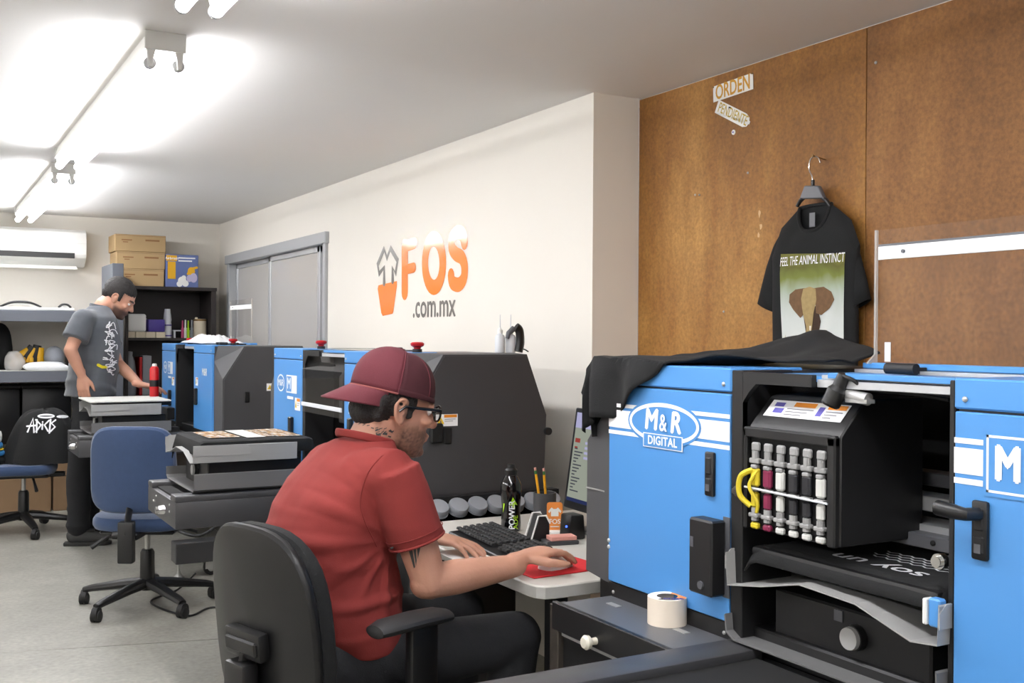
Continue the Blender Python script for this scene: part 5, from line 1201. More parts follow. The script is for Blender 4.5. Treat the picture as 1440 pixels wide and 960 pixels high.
b = B(); b.merge(text_bm('FOS', .021, bold=.0006), M_ @ Matrix.Translation((0, .033, .0003))); rect(b, -.014, .014, .016, .019, M_, .0002); obj('lettering', b, 'paper', t, norm=False)
b = B(); b.lathe([(.028, 0), (.028, .004), (.02, .007), (.001, .007)], 20); obj('foot', b, 'plastic_white', t)
# business card box
cb = at_z(800, 768, DT); t = thing('card_box', 'small open card box with papers at the machine\'s edge on the desk', 'box', (cb.x, cb.y+.05, DT), -.2)
b = B(); b.box(-.05, .05, -.03, .03, 0, .012, bev=.002); obj('tray', b, 'dark_paint', t); b = B(); b.box(-.035, .045, -.024, .024, .012, .024, bev=.001); obj('cards', b, 'eraser', t)
# monitor
def on_mon(y, z): return None
MN = Vector((1.90, 2.72, DT)); mo = thing('monitor', 'black flat monitor showing a web page, tilted back on the desk', 'monitor', MN, math.radians(-4))
TL = Matrix.Translation((0, 0, .215)) @ Matrix.Rotation(.14, 4, 'Y')
b = B(); b.box(-.018, .022, -.265, .265, -.165, .165, bev=.005, seg=2, M=TL); obj('case', b, 'screen_bezel', mo)
SMn = TL @ frame((-.0186, 0, 0), (0, -1, 0), (0, 0, 1))
b = B(); rect(b, -.248, .248, -.128, .150, SMn); sc_ = obj('screen', b, 'screen_light', mo, norm=False)
b = B(); rect(b, -.248, .248, .100, .150, SMn, .0004); obj('page_header', b, 'screen_head', sc_, norm=False)
b = B(); rect(b, -.248, .248, -.140, -.128, SMn, .0004); obj('task_bar', b, 'screen_bar', sc_, norm=False)
b = B(); rect(b, -.238, -.205, .052, .066, SMn, .0006); rect(b, -.237, -.217, .034, .039, SMn, .0006); obj('red_heading', b, 'screen_red', sc_, norm=False)
for k in range(14): b = B(); rect(b, -.235, -.235+.02+.012*((k*7) % 4), .03-.0105*k, .034-.0105*k, SMn, .0006); obj('text_line', b, 'screen_text', sc_, norm=False)
for k in range(4): b = B(); rect(b, -.17, -.11+.01*(k % 3), .05-.016*k, .058-.016*k, SMn, .0006); obj('link_line', b, 'screen_head', sc_, norm=False)
b = B(); b.merge(text_bm('SUBLI', .012), SMn @ Matrix.Translation((-.21, -.146, .0006))); 
b = B(); b.box(.022, .06, -.1, .1, -.08, .08, bev=.01, M=TL); obj('back_cover', b, 'screen_bezel', mo)
b = B(); b.box(.03, .06, -.035, .035, .012, .22, bev=.005); obj('neck', b, 'screen_bezel', mo); b = B(); b.box(-.08, .12, -.12, .12, 0, .014, bev=.005, seg=2); obj('stand', b, 'screen_bezel', mo)
sp1 = at_z(812, 762, DT); t = thing('desk_speaker', 'upright black speaker with blue light below the monitor', 'speaker', (sp1.x+.02, sp1.y+.06, DT), 0)
b = B(); b.prism([(-.03, 0), (.03, 0), (.024, .075), (-.024, .075)], 'y', -.03, .03, bev=.006, seg=2); obj('case', b, 'black_plastic', t); b = B(); b.cyl((-.027, -.012, .04), (-.031, -.012, .04), .003, n=8); obj('power_light', b, 'led_blue', t)

# ================================================================ on and around the printers
# roll of tape on the side shelf
tp = at_z(938, 876, .752)
t = thing('tape_roll', 'wide cream packing tape roll standing on the printer\'s side shelf', 'tape', (tp.x, tp.y, .7525))
b = B(); r0, r1, hh = .041, .034, .056
b.loft([[(r*math.cos(2*PI*i/40), r*math.sin(2*PI*i/40), z) for i in range(40)] for r, z in ((r1, 0), (r0, 0), (r0, hh), (r1, hh), (r1, 0))], cap=False); obj('tape', b, 'tape_cream', t)
b = B(); b.loft([[(r*math.cos(2*PI*i/40), r*math.sin(2*PI*i/40), z) for i in range(40)] for r, z in ((r1-.002, .001), (r1, .001), (r1, hh-.001), (r1-.002, hh-.001), (r1-.002, .001))], cap=False); obj('core', b, 'tape_core', t)
M_ = Matrix.Identity(4)
b = B(); ringflat(b, (0, 0), r0-.001, r0-.001, .0, M_, 4, hh) if False else None
b = B(); n = 12; A0, A1 = math.radians(-75), math.radians(35)
b.faces([((r0-.001)*math.cos(A0+(A1-A0)*i/n), (r0-.001)*math.sin(A0+(A1-A0)*i/n), hh+.0006) for i in range(n+1)]+[((r1-.012)*math.cos(A0+(A1-A0)*i/n), (r1-.012)*math.sin(A0+(A1-A0)*i/n), hh+.0006) for i in range(n+1)], [(i, i+1, n+2+i, n+1+i) for i in range(n)]); obj('orange_label', b, 'card_orange', t, norm=False)
b = B(); A0, A1 = math.radians(35), math.radians(200)
b.faces([((r0-.001)*math.cos(A0+(A1-A0)*i/n), (r0-.001)*math.sin(A0+(A1-A0)*i/n), hh+.0006) for i in range(n+1)]+[((r1-.012)*math.cos(A0+(A1-A0)*i/n), (r1-.012)*math.sin(A0+(A1-A0)*i/n), hh+.0006) for i in range(n+1)], [(i, i+1, n+2+i, n+1+i) for i in range(n)]); obj('white_label', b, 'paper', t, norm=False)
b = B(); b.merge(text_bm('CLEAR', .014, bold=.0008), Matrix.Translation((-.004, -.027, hh+.0012)) @ Matrix.Rotation(-.5, 4, 'Z')); obj('lettering', b, 'plastic_purple', t, norm=False)
# black cloth thrown over the printer
CX, CY0, CT = 1.42, .50, TOPZ+.003
yEnd = CY0+YL1+.045
def drape(i, j):
    # i along the machine (0 at left end, 1 toward the guard), j from front to back
    Y = 2.27-i*.69
    ft = 1.42-.15*max(0, min(1, (Y-1.80)/.22)) + (0 if Y > 1.82 else .20*min(1, (1.82-Y)/.24))
    bk = 1.90+.03*math.sin(i*7)-.14*max(0, i-.6)/.4
    X = ft+(bk-ft)*j
    wr = .010*noise.noise(Vector((X*7, Y*5, 1.3)))+.006*noise.noise(Vector((X*16, Y*12, 4)))
    z = CT+.006+abs(wr)
    # heap toward the back and near the guard
    z += .040*math.exp(-((Y-1.76)/.10)**2-((X-1.84)/.13)**2)+.02*math.exp(-((Y-1.9)/.16)**2-((X-1.8)/.1)**2) + .018*max(0, j-.5)*2 + .010*math.sin(Y*26+X*9)*max(0, 1-abs(Y-1.75)/.25)
    dz = 0
    if X < 1.405: dz = 1.405-X; X = 1.400-.012*math.sin(Y*40)*min(1, dz/.05)
    if Y > yEnd:
        e = Y-yEnd; dz = max(dz, e*1.05) if dz == 0 else dz+e*.25
        Y = yEnd+min(.035, e*.35)+.008*math.sin(X*34)*min(1, e/.05); 
    return (X, Y, z-dz)
b = B(); b.grid(84, 44, drape); o = solo('black_fabric', b, 'shirt_black', 'black fabric thrown over the striped blue printer\'s top and corner', 'fabric'); s_ = o.modifiers.new('s', 'SOLIDIFY'); s_.thickness = .004; s_.offset = 1
# bag on the far printer
def bagf(i, j):
    x = .26*(i-.5); y = .62*(j-.5); e = max(0, 1-(2*abs(i-.5))**2)*max(0, 1-(2*abs(j-.5))**2)
    z = .006+.085*e**.6*(.55+.45*noise.noise(Vector((i*4, j*4, 2)))) + .012*noise.noise(Vector((i*12, j*12, 7)))*e
    return (x+.02*noise.noise(Vector((j*6, 1, 1))), y+.02*noise.noise(Vector((i*6, 5, 1))), max(.004, z))
b = B(); b.grid(30, 40, bagf); o = solo('plastic_bag', b, 'bag_white', 'crumpled white plastic bag on top of the far blue printer', 'bag'); o.location += Vector((1.68, 6.93, TOPZ+.004)); s_ = o.modifiers.new('s', 'SOLIDIFY'); s_.thickness = .002
# bottles on the middle printer
for k, (u, lab) in enumerate(((703, 'white squeeze bottle with white cap and long spout on the middle printer'), (718, 'white squeeze bottle with lime cap on the middle printer'))):
    q = at_z(u, 0, 0); q = at_y(u, 495, 3.62); 
    t = thing('squeeze_bottle', lab, 'bottle', (q.x, 3.62, TOPZ-.001)); k_ = 1.0
    b = B(); b.lathe([(.018, 0), (.020, .003), (.020, .058), (.016, .068), (.009, .072), (.008, .078), (.001, .079)], 18); obj('body', b, 'plastic_milk', t)
    b = B(); b.lathe([(.010, .075), (.010, .088), (.004, .094), (.0025, .098)], 14); obj('cap', b, 'plastic_white' if k == 0 else 'label_lime', t); b = B(); b.cyl((0, 0, .095), (.0, 0, .148), .0022, .0012, n=8); obj('spout', b, 'plastic_milk', t)
q = at_y(729, 480, 3.60); t = thing('barcode_scanner', 'black handheld scanner standing behind the squeeze bottles', 'scanner', (q.x, 3.60, TOPZ-.001))
b = B(); b.tube(bez([(.0, 0, .004), (.008, 0, .04), (.004, 0, .085), (-.012, 0, .10)], 6), [(.018, .013)]*19, 14, up=(0, 1, 0)); obj('grip', b, 'black_plastic', t); b = B(); b.tube([(-.02, 0, .095), (-.045, 0, .075), (-.05, 0, .055)], [.012, .010, .008], 12); obj('head', b, 'mid_paint', t); b = B(); b.tube(bez([(.015, 0, .015), (.03, .0, .012), (.045, 0, .004)], 6), .0025, 6); obj('cable', b, 'black_rubber', t)
# shirt with collage print on the middle printer's platen
def plshirt(X0, Y0_):
    def f(i, j):
        x = -.015+i*.46; y = YR1+.018+j*(YO1-YR1-.058); e = min(j, 1-j)*.46; q = min(i, 1-i)*.46
        z = .952+.0016*noise.noise(Vector((x*9, y*9, 9))) - .05*max(0, 1-e/.02)**2 - .055*max(0, 1-q/.02)**2
        return (X0+x, Y0_+y, z)
    return f
b = B(); b.grid(34, 34, plshirt(1.50-.56, 3.39)); bmesh.ops.recalc_face_normals(b.bm, faces=list(b.bm.faces))
ps = solo('printed_tshirt', b, 'shirt_black', 'black T-shirt with collage print stretched on the middle printer\'s platen', 'shirt'); s_ = ps.modifiers.new('s', 'SOLIDIFY'); s_.thickness = .004
for (a0, a1, c0_, c1_, m_) in ((.05, .17, .12, .40, 'print_collage'), (.185, .26, .08, .42, 'paper_grey'), (.262, .30, .10, .40, 'print_collage'), (.305, .40, .08, .42, 'print_collage')):
    b = B(); zz_ = .9555
    b.quad((.94+a0, 3.39+YR1+c0_, zz_), (.94+a1, 3.39+YR1+c0_, zz_), (.94+a1, 3.39+YR1+c1_, zz_), (.94+a0, 3.39+YR1+c1_, zz_)); obj('print', b, m_, ps, world=True, smooth=False)
# white pallet board on the far printer
b = B(); b.box(.90, 1.36, 5.97+YR1+.01, 5.97+YO1-.01, .9485, .958, bev=.003); solo('pallet_board', b, 'paper_grey', 'pale flat board lying on the far printer\'s platen', 'board')
q = at_y(217, 552, 6.98); 
t = thing('spray_can', 'red spray can standing on the pale board of the far printer', 'spray can', (q.x, 6.98, .9585))
h_ = at_y(217, 511, 6.98).z-.9585; r = .029
b = B(); b.lathe([(r*.95, 0), (r, .004), (r, h_*.83), (r*.75, h_*.9), (r*.5, h_*.92)], 20); obj('can', b, 'red_plastic', t); b = B(); b.lathe([(r*.5, h_*.9), (r*.52, h_*.96), (r*.4, h_), (.001, h_)], 14); obj('nozzle_cap', b, 'plastic_white', t)
b = B(); b.lathe([(r*1.01, h_*.3), (r*1.01, h_*.5)], 20); obj('dark_label', b, 'black_plastic', t)
# ---------------------------------------------------------------- shirt on a hanger
hk = at_x(1146, 222, XB-.035); ty = at_x(1140, 350, XB-.05).y
ht = thing('clothes_hanger', 'black plastic clothes hanger with wire hook on the brown board', 'hanger', (XB-.045, ty, at_x(1145, 290, XB).z))
def hp_(u, v): p = at_x(u, v, XB-.045); return Vector((XB-.045, p.y, p.z))
b = B(); b.tube(bez([hp_(1143, 260), hp_(1142, 248), hp_(1138, 238), hp_(1139, 226), hp_(1145, 220), hp_(1151, 222), hp_(1154, 229)], 8), .0022, 8); obj('hook', b, 'chrome', ht, world=True)
b = B(); a_ = [hp_(1133, 261), hp_(1153, 261), hp_(1161, 279), hp_(1126, 280)]; b.prism([(p.y, p.z) for p in a_], 'x', XB-.053, XB-.037, bev=.003); obj('yoke', b, 'mid_paint', ht, world=True)
b = B(); b.cyl(hp_(1143, 262), hp_(1143, 253), .006, n=12); obj('hook_collar', b, 'black_plastic', ht, world=True)
for (p, q) in (((1131, 278), (1121, 290)), ((1156, 278), (1168, 290))):
    b = B(); b.tube([hp_(*p), (hp_(*p)+hp_(*q))/2+Vector((0, 0, .006)), hp_(*q)], [.006, .007, .006], 10); obj('arm', b, 'black_plastic', ht, world=True)
b = B(); p = hp_(1146, 221); b.cyl((XB+.002, p.y, p.z-.004), (XB-.055, p.y, p.z+.004), .0022, n=8); b.lathe([(.005, 0), (.004, .002)], 10, Matrix.Translation((XB-.055, p.y, p.z+.004)) @ Matrix.Rotation(-PI/2, 4, 'Y')); solo('nail', b, 'bronze', 'brass nail holding the clothes hanger', 'nail')
# tee: rings from the neck down
zN = at_x(1145, 291, XB-.05).z; zB = 1.02; yC = at_x(1143, 380, XB-.05).y
SHX = XB-.042
def tee_ring(kz, hw, dep, dropf, dropb, sh, n=48):
    R = []
    for i in range(n):
        a = 2*PI*i/n; c, s_ = math.cos(a), math.sin(a)
        y = hw*math.copysign(abs(c)**.75, c); x = -dep*math.copysign(abs(s_)**.75, s_)
        z = kz-sh*(abs(c)**1.5) - (dropf if s_ > 0 else dropb)*abs(s_)
        R.append((SHX+x*(.62 if s_ > 0 else .4), yC+y, z))
    return R
rings = [tee_ring(zN, .064, .028, .075, -.006, 0), tee_ring(zN+.004, .070, .032, .083, -.006, 0), tee_ring(zN-.004, .105, .04, .10, .04, .016), tee_ring(zN-.012, .150, .045, .12, .08, .042), tee_ring(zN-.10, .186, .05, .075, .08, .03),
         tee_ring(zN-.20, .182, .056, 0, 0, 0), tee_ring(zN-.32, .181, .056, 0, 0, 0), tee_ring(zN-.45, .182, .05, 0, 0, 0), tee_ring(zN-.60, .176, .05, 0, 0, 0), tee_ring(zN-.72, .18, .048, 0, 0, 0)]
b = B(); b.loft(rings, cap=False); tb_ = B(); tb_.loft(rings, cap=False)
for s_ in (-1, 1):
    R = []
    for (T, Bm, dep) in (((.10, zN-.050), (.12, zN-.19), .012), ((.145, zN-.068), (.160, zN-.205), .020), ((.178, zN-.105), (.166, zN-.225), .023), ((.208, zN-.17), (.166, zN-.265), .024), ((.232, zN-.24), (.166, zN-.30), .025), ((.250, zN-.298), (.165, zN-.333), .026)):
        cy_, cz_, ay_, az_ = (T[0]+Bm[0])/2, (T[1]+Bm[1])/2, (T[0]-Bm[0])/2, (T[1]-Bm[1])/2
        R.append([(SHX+.004-dep*.7*math.sin(2*PI*i/24), yC+s_*(1.06 if s_ > 0 else .9)*(cy_+ay_*math.cos(2*PI*i/24)), cz_+az_*math.cos(2*PI*i/24)) for i in range(24)])
    b.loft(R, cap=False)
for v in list(b.bm.verts)+list(tb_.bm.verts):
    d = .006*noise.noise(Vector((v.co.y*9, v.co.z*3, 3)))+.003*noise.noise(v.co*22); v.co.x += d; v.co.x = min(v.co.x, XB-.004)
ts = solo('hanging_tshirt', b, 'shirt_black', 'black T-shirt with elephant photo print hanging on the brown board', 'shirt'); s_ = ts.modifiers.new('s', 'SOLIDIFY'); s_.thickness = .002
for v in tb_.bm.verts: v.co -= ts.location
tree = BVHTree.FromBMesh(tb_.bm)
def on_tee(build, m, name, off, dens=2):
    b = B(); build(b)
    if dens: densify(b, dens)
    for v in b.bm.verts:
        l = v.co-ts.location; h_ = tree.ray_cast(l+Vector((-.5, 0, 0)), Vector((1, 0, 0)))
        x = h_[0].x if h_[0] is not None else -.02
        v.co = Vector((x-off, l.y, l.z))
    return obj(name, b, m, ts, norm=False, smooth=True)
def TP(u, v): p = at_x(u, v, SHX-.032); return (-(p.y), p.z)
TM = frame((0, 0, 0), (0, -1, 0), (0, 0, 1))
def g_(pts): return [TP(*p) for p in pts]
def fld(b):
    P = [TP(1096, 357), TP(1186, 356), TP(1184, 492), TP(1101, 492)]
    n = 10
    b.grid(n, n, lambda i, j: TM @ Vector(((P[0][0]*(1-i)+P[1][0]*i)*(1-j)+(P[3][0]*(1-i)+P[2][0]*i)*j, (P[0][1]*(1-i)+P[1][1]*i)*(1-j)+(P[3][1]*(1-i)+P[2][1]*i)*j, 0)))
on_tee(fld, 'print_photo', 'photo_print', .003, 0)
on_tee(lambda b: poly(b, g_([(1131, 432), (1134, 455), (1137, 492), (1147, 492), (1152, 470), (1156, 452), (1152, 430)]), TM), 'elephant_dark', 'elephant_trunk', .0045)
on_tee(lambda b: (poly(b, g_([(1135, 405), (1122, 407), (1113, 414), (1112, 425), (1118, 435), (1128, 447), (1135, 440)]), TM), poly(b, g_([(1148, 405), (1160, 403), (1170, 410), (1174, 421), (1168, 433), (1157, 443), (1150, 440)]), TM)), 'elephant_brown', 'elephant_ears', .005)
on_tee(lambda b: poly(b, g_([(1133, 406), (1142, 403), (1150, 406), (1151, 422), (1147, 440), (1143, 470), (1138, 488), (1134, 486), (1136, 460), (1132, 440), (1130, 420)]), TM), 'elephant_light', 'elephant_head', .006)
on_tee(lambda b: poly(b, g_([(1141, 458), (1143.5, 458), (1142.5, 466), (1141, 464)]), TM), 'tusk', 'elephant_tusk', .0068, 0)
on_tee(lambda b: [poly(b, g_([(1104+4*k, 488), (1107+4*k, 488), (1106+4*k+(k % 2)*3, 470+3*(k % 3))]), TM) for k in range(4)], 'olive', 'grass_print', .005, 0)
def ftx(b):
    x0, y0 = TP(1097, 368); x1, y1 = TP(1186, 363)
    bt = text_bm('FEEL THE ANIMAL INSTINCT', .042, xs=.6); xs_ = [v.co.x for v in bt.verts]; k = (x1-x0)/(max(xs_)-min(xs_))
    for v in bt.verts: v.co.x *= k
    b.merge(bt, TM @ Matrix.Translation(((x0+x1)/2, (y0+y1)/2, 0)))
on_tee(ftx, 'decal_white', 'lettering', .0048, 0)
b = B(); rr_ = tee_ring(zN+.003, .067, .030, .08, -.006, 0); b.tube([Vector(p)-ts.location for p in rr_]+[Vector(rr_[0])-ts.location], .006, 8); obj('collar', b, 'shirt_black', ts)
b = B(); p = at_x(1144, 308, SHX); b.box(-.0, .001, -.012, .012, -.025, .02, M=Matrix.Translation(Vector((SHX-.006, p.y, p.z))-ts.location)); obj('neck_label', b, 'mid_paint', ts)
# cables on the floor behind the middle printer
for k, (pts, lab) in enumerate((([(1.42, 5.0, .02), (1.3, 5.3, .006), (1.15, 5.2, .006), (1.05, 5.55, .006), (1.22, 5.75, .006), (1.35, 5.9, .05)], 'thin black cable curling on the floor below the middle printer'),)):
    b = B(); b.tube(bez([Vector(p) for p in pts], 10), .005, 8); solo('floor_cable', b, 'black_rubber', lab, 'cable')
# ================================================================ people
def head_parts(b, M):
    b.ell((-.012, 0, .048), (.098, .076, .083), M=M, nu=24, nv=16)
    rings = []
    for z, cx, rx, ry in ((.085, .0, .082, .066), (.05, .008, .084, .070), (.02, .013, .080, .069), (-.01, .018, .076, .066), (-.04, .024, .070, .060), (-.065, .032, .062, .053), (-.085, .042, .050, .044), (-.102, .052, .034, .031), (-.109, .056, .018, .018)):
        rings.append([(cx+rx*math.cos(2*PI*i/24)*(1.0 if math.cos(2*PI*i/24) > 0 else .9), ry*math.sin(2*PI*i/24), z) for i in range(24)])
    b.loft(rings, M=M)
    b.caps([(.086, -.036, .030), (.0935, 0, .033), (.086, .036, .030)], [.010, .011, .010], M=M)        # brow
    b.caps([(.092, 0, .020), (.103, 0, .002), (.113, 0, -.016)], [.007, .0095, .0125], M=M)              # nose
    for s_ in (-1, 1):
        b.ell((.101, s_*.012, -.020), (.011, .008, .008), M=M)
        b.ell((.070, s_*.046, -.010), (.022, .018, .016), M=M)                                         # cheek
        # ear: outer rim, lobe and inner shell
        b.ell((-.006, s_*.073, .004), (.018, .007, .028), M=M)
        b.tube(bez([Vector((.006, s_*.074, .010)), Vector((.004, s_*.082, .030)), Vector((-.014, s_*.086, .034)), Vector((-.026, s_*.085, .016)), Vector((-.020, s_*.081, -.010)), Vector((-.006, s_*.076, -.026)), Vector((.004, s_*.072, -.018))], 5), .0052, 8, M=M)
    b.ell((.0965, 0, -.047), (.010, .021, .0062), M=M); b.ell((.0945, 0, -.058), (.010, .018, .0068), M=M)  # lips
    b.ell((.082, 0, -.090), (.018, .021, .016), M=M)                                                    # chin
def hand(b, W, d, n, curls, thumb, s_=1, L=1.0):
    """hand from wrist W along d with back-of-hand normal n; curls: bend per finger; s_: side of the thumb"""
    d = Vector(d).normalized(); n = (Vector(n)-d*Vector(n).dot(d)).normalized(); c = d.cross(n)*s_        # c points to the thumb side
    W = Vector(W)
    b.caps([W-d*.03, W, W+d*.03], [(.028, .020), (.027, .019), (.031, .018)], up=n)
    # palm
    rings = []
    for x, hw, th in ((.0, .026, .018), (.03, .036, .018), (.06, .041, .016), (.088, .041, .013), (.096, .036, .010)):
        rings.append([W+d*x*L+c*hw*math.cos(2*PI*k/16)+n*th*math.sin(2*PI*k/16) for k in range(16)])
    b.loft(rings)
    lens = [(.040, .026, .020), (.045, .030, .021), (.042, .028, .020), (.032, .021, .018)]; offs = [.029, .010, -.010, -.029]; rad = [.0088, .0092, .0088, .0078]
    for f in range(4):
        p = W+d*(.086 if f in (0, 3) else .091)*L+c*offs[f]; q = d + c*(.10 if f == 0 else (.02 if f == 1 else (-.04 if f == 2 else -.14))); q.normalize()
        P = [p-q*.02, p]; a = 0
        for k, l in enumerate(lens[f]):
            a += curls[f][k]; dd = q*math.cos(a)-n*math.sin(a); P.append(P[-1]+dd*l*L)
        b.caps(P, [rad[f]*1.08, rad[f]*1.08, rad[f], rad[f]*.94, rad[f]*.8], n=10)
    p = W+d*.022+c*.026-n*.004; t0 = (d*thumb[0]+c*thumb[1]-n*thumb[2]).normalized(); t1 = (d*(thumb[0]+.5)+c*(thumb[1]-.25)-n*thumb[2]).normalized()
    b.caps([p-t0*.015, p+t0*.038, p+t0*.038+t1*.030, p+t0*.038+t1*.053], [.015, .0125, .0105, .008], n=10)
def paint_mask(o, fn):
    a = o.data.attributes.new('hairmask', 'FLOAT', 'POINT')
    a.data.foreach_set('value', [fn(v.co) for v in o.data.vertices])
def sm(x, a, b_): t = max(0, min(1, (x-a)/(b_-a))); return t*t*(3-2*t)
def folds(b, fn):
    bm = b.bm; bm.normal_update(); D = [fn(v.co, v.normal) for v in bm.verts]
    for v, d in zip(bm.verts, D): v.co += v.normal*d
# ---------------------------------------------------------------- seated man
ROOT = Vector((.88, 2.5, 0))
p1 = thing('person', 'seated man in red T-shirt and backwards maroon cap working at the desk', 'person', ROOT)
HM = Matrix.Translation((1.060, 2.497, 1.158)) @ Matrix.Rotation(math.radians(-3), 4, 'Z') @ Matrix.Rotation(math.radians(10), 4, 'Y')
HI = HM.inverted()
nk0 = Vector((.985, 2.515, 1.03)); nk1 = HM @ Vector((-.03, 0, -.03))
RS = Vector((1.005, 2.335, 1.015)); RE = Vector((1.078, 2.312, .764)); RW = Vector((1.335, 2.345, .770))
LS = Vector((.955, 2.672, .99)); LE = Vector((1.09, 2.86, .80)); LW = Vector((1.285, 2.785, .772))
b = B(); head_parts(b, HM)
b.caps([nk0+Vector((-.02, 0, -.02)), (nk0+nk1)/2+Vector((-.006, 0, 0)), nk1, HM @ Vector((-.01, 0, .02))], [(.058, .052), (.060, .055), (.060, .056), (.05, .05)], up=(1, 0, 0), n=20)
b.caps([(.87, 2.515, .58), (.87, 2.515, .75), (.885, 2.515, .90), (.94, 2.51, 1.00), (.97, 2.51, 1.05)], [(.12, .08), (.11, .08), (.12, .08), (.12, .06), (.07, .04)], up=(1, 0, 0), n=20)
b.caps([RS+Vector((0, 0, -.03)), RS*.5+RE*.5, RE], [.030, .050, .042], n=16); b.caps([RE, RE*.7+RW*.3, RE*.25+RW*.75, RW], [.041, .043, .034, .028], n=16)
b.ell(RE+Vector((-.012, 0, -.004)), (.036, .036, .036))
b.caps([LS+Vector((0, 0, -.02)), LS*.5+LE*.5, LE], [.03, .046, .042], n=16); b.caps([LE, LE*.66+LW*.34, LE*.2+LW*.8, LW], [.043, .043, .030, .027], n=16)
b.caps([Vector((.97, 2.51, .995)), RS+Vector((0, 0, -.03))], [.03, .03], n=12); b.caps([Vector((.96, 2.51, .995)), LS+Vector((0, 0, -.02))], [.03, .03], n=12)
rd = Vector((1.0, .26, .0))
hand(b, RW+Vector((.02, .006, .016)), rd+Vector((0, 0, .08)), (0, 0, 1), [(.25, .35, .3), (.28, .38, .3), (.32, .42, .3), (.38, .45, .3)], (.75, .75, .30), s_=1)
ld = Vector((.085, -.14, -.012))
hand(b, LW+Vector((.012, -.02, .004)), ld, (.05, .0, 1), [(.15, .30, .25), (.18, .30, .25), (.2, .3, .25), (.22, .32, .25)], (.6, .8, .35), s_=-1)
sk = remeshed(b, .0045, 3, .5)
body = obj('body', sk, 'skin', p1, world=True, norm=False, ang=3.2)
def beard(w):
    c = HI @ (w+ROOT); x, y, z = c
    if abs(x) > .2 or abs(z) > .2 or abs(y) > .12: return 0
    # stubble along jaw, chin, upper lip
    jaw = sm(x, -.012, .018)*sm(-z, .008+.35*max(0, x-.03)*0, .045)*sm(z, -.125, -.100)
    if x > .055: jaw *= sm(-z, .030, .040) if x < .085 else sm(-z, .032, .038)
    lips = 1-sm(.022-abs(y), 0, .006)*sm(x, .085, .095)*sm(.016-abs(z+.052), 0, .006)
    side = sm(.034-abs(x+.002), 0, .02)*sm(z, -.03, .0)*sm(.05-z, 0, .02)*sm(abs(y), .05, .062)
    m = max(jaw*lips*.82, side*.75 if x > -.0 else 0)
    brow = sm(.008-abs(z-.036-.1*abs(y)*0), 0, .004)*sm(x, .07, .08)*sm(abs(y), .008, .014)*sm(.05-abs(y), 0, .01)
    n_ = .78+.35*noise.noise(c*160)
    return max(0, min(1, max(m, brow)*n_))
paint_mask(body, beard)
# eyes
for s_ in (-1, 1):
    b = B(); b.ell((.079, s_*.031, .014), (.0125, .0125, .0105), M=HM); e = obj('eye', b, 'eye_white', p1, world=True)
    b = B(); b.ell((.088, s_*.031, .013), (.004, .0055, .0055), M=HM); obj('iris', b, 'eye_dark', e, world=True)
# hair: nape and sides below the cap
b = B(); b.ell((-.020, 0, .040), (.099, .0815, .088), M=HM, nu=28, nv=18); b.caps([(-.078, -.03, -.012), (-.082, 0, -.018), (-.078, .03, -.012)], [(.026, .034)]*3, M=HM)
for s_ in (-1, 1):
    b.caps([(.022, s_*.070, .045), (.020, s_*.0715, .015), (.017, s_*.0705, -.008)], [(.012, .007)]*3, M=HM); b.caps([(-.045, s_*.066, .03), (-.055, s_*.060, -.02)], [(.028, .016), (.02, .012)], M=HM)
hr = remeshed(b, .005, 14, .5)
for f in list(hr.bm.faces):
    c = HI @ f.calc_center_median()
    if c.x > .034 or (c.z < -.012 and c.x > -.03 and abs(c.y) < .06) or (c.z < -.01 and -.03 < c.x < .012): hr.bm.faces.remove(f)
folds(hr, lambda c, n: .0022*noise.noise(Vector((c.x*120, c.y*120, c.z*40))))
obj('hair', hr, 'hair', p1, world=True, norm=False, ang=3.2)
# glasses
b = B()
gl = None
for s_ in (-1, 1):
    R = [(.108-.35*(.034-.034)*0-.10*(abs(.033+.026*math.cos(a))-.033), s_*(.033+.026*math.cos(a)), .013+.0195*math.copysign(abs(math.sin(a))**.8, math.sin(a))) for a in [2*PI*k/24 for k in range(25)]]
    b.tube([Vector(p) for p in R], .0028, 8, M=HM)
    b.tube([(.104, s_*.058, .020), (.098, s_*.073, .022), (.05, s_*.080, .020), (.0, s_*.083, .018), (-.014, s_*.082, .004)], [.0035, .0045, .0042, .0036, .003], 8, M=HM)
b.tube([(.109, -.008, .016), (.113, 0, .019), (.109, .008, .016)], .0026, 8, M=HM)
gl = obj('glasses', b, 'lens_frame', p1, world=True)
for s_ in (-1, 1):
    b = B(); b.faces([(.108-.10*(abs(.033+.026*math.cos(a))-.033), s_*(.033+.026*math.cos(a)), .013+.0195*math.sin(a)) for a in [2*PI*k/24 for k in range(24)]], [tuple(range(24))], HM); obj('lens', b, 'lens', gl, world=True)
# cap worn backwards: local x- is where the bill points
CAPM = HM @ Matrix.Translation((-.008, 0, .045)) @ Matrix.Rotation(math.radians(2), 4, 'Y')
def dome(a, t):
    """a: angle around (0 = face side), t: 0 rim .. 1 top"""
    th = t*PI/2; ca, sa = math.cos(a), math.sin(a)
    rx = .107 if ca > 0 else .110; ry = .089
    k = math.cos(th)**.72
    h = .098*math.sin(th)**.92
    x = rx*ca*k + .008*math.sin(th); y = ry*sa*k
    # structured foam front (on the back of the head) stands taller
    f = max(0, -ca)
    x -= .010*f*math.sin(th*2)*.8; h += .016*f*math.sin(th)*(1-.55*t)+.010*math.sin(th)**4
    z = h - (1-t)*(.004*ca) 
    return Vector((x, y, z))
cp = thing('_', '', '') if False else None
AF = math.radians(100)
def dome_patch(a0, a1, n=28, m=16, t1=1.0):
    b = B(); b.grid(n, m, lambda i, j: CAPM @ dome(a0+(a1-a0)*i, j*t1)); return b
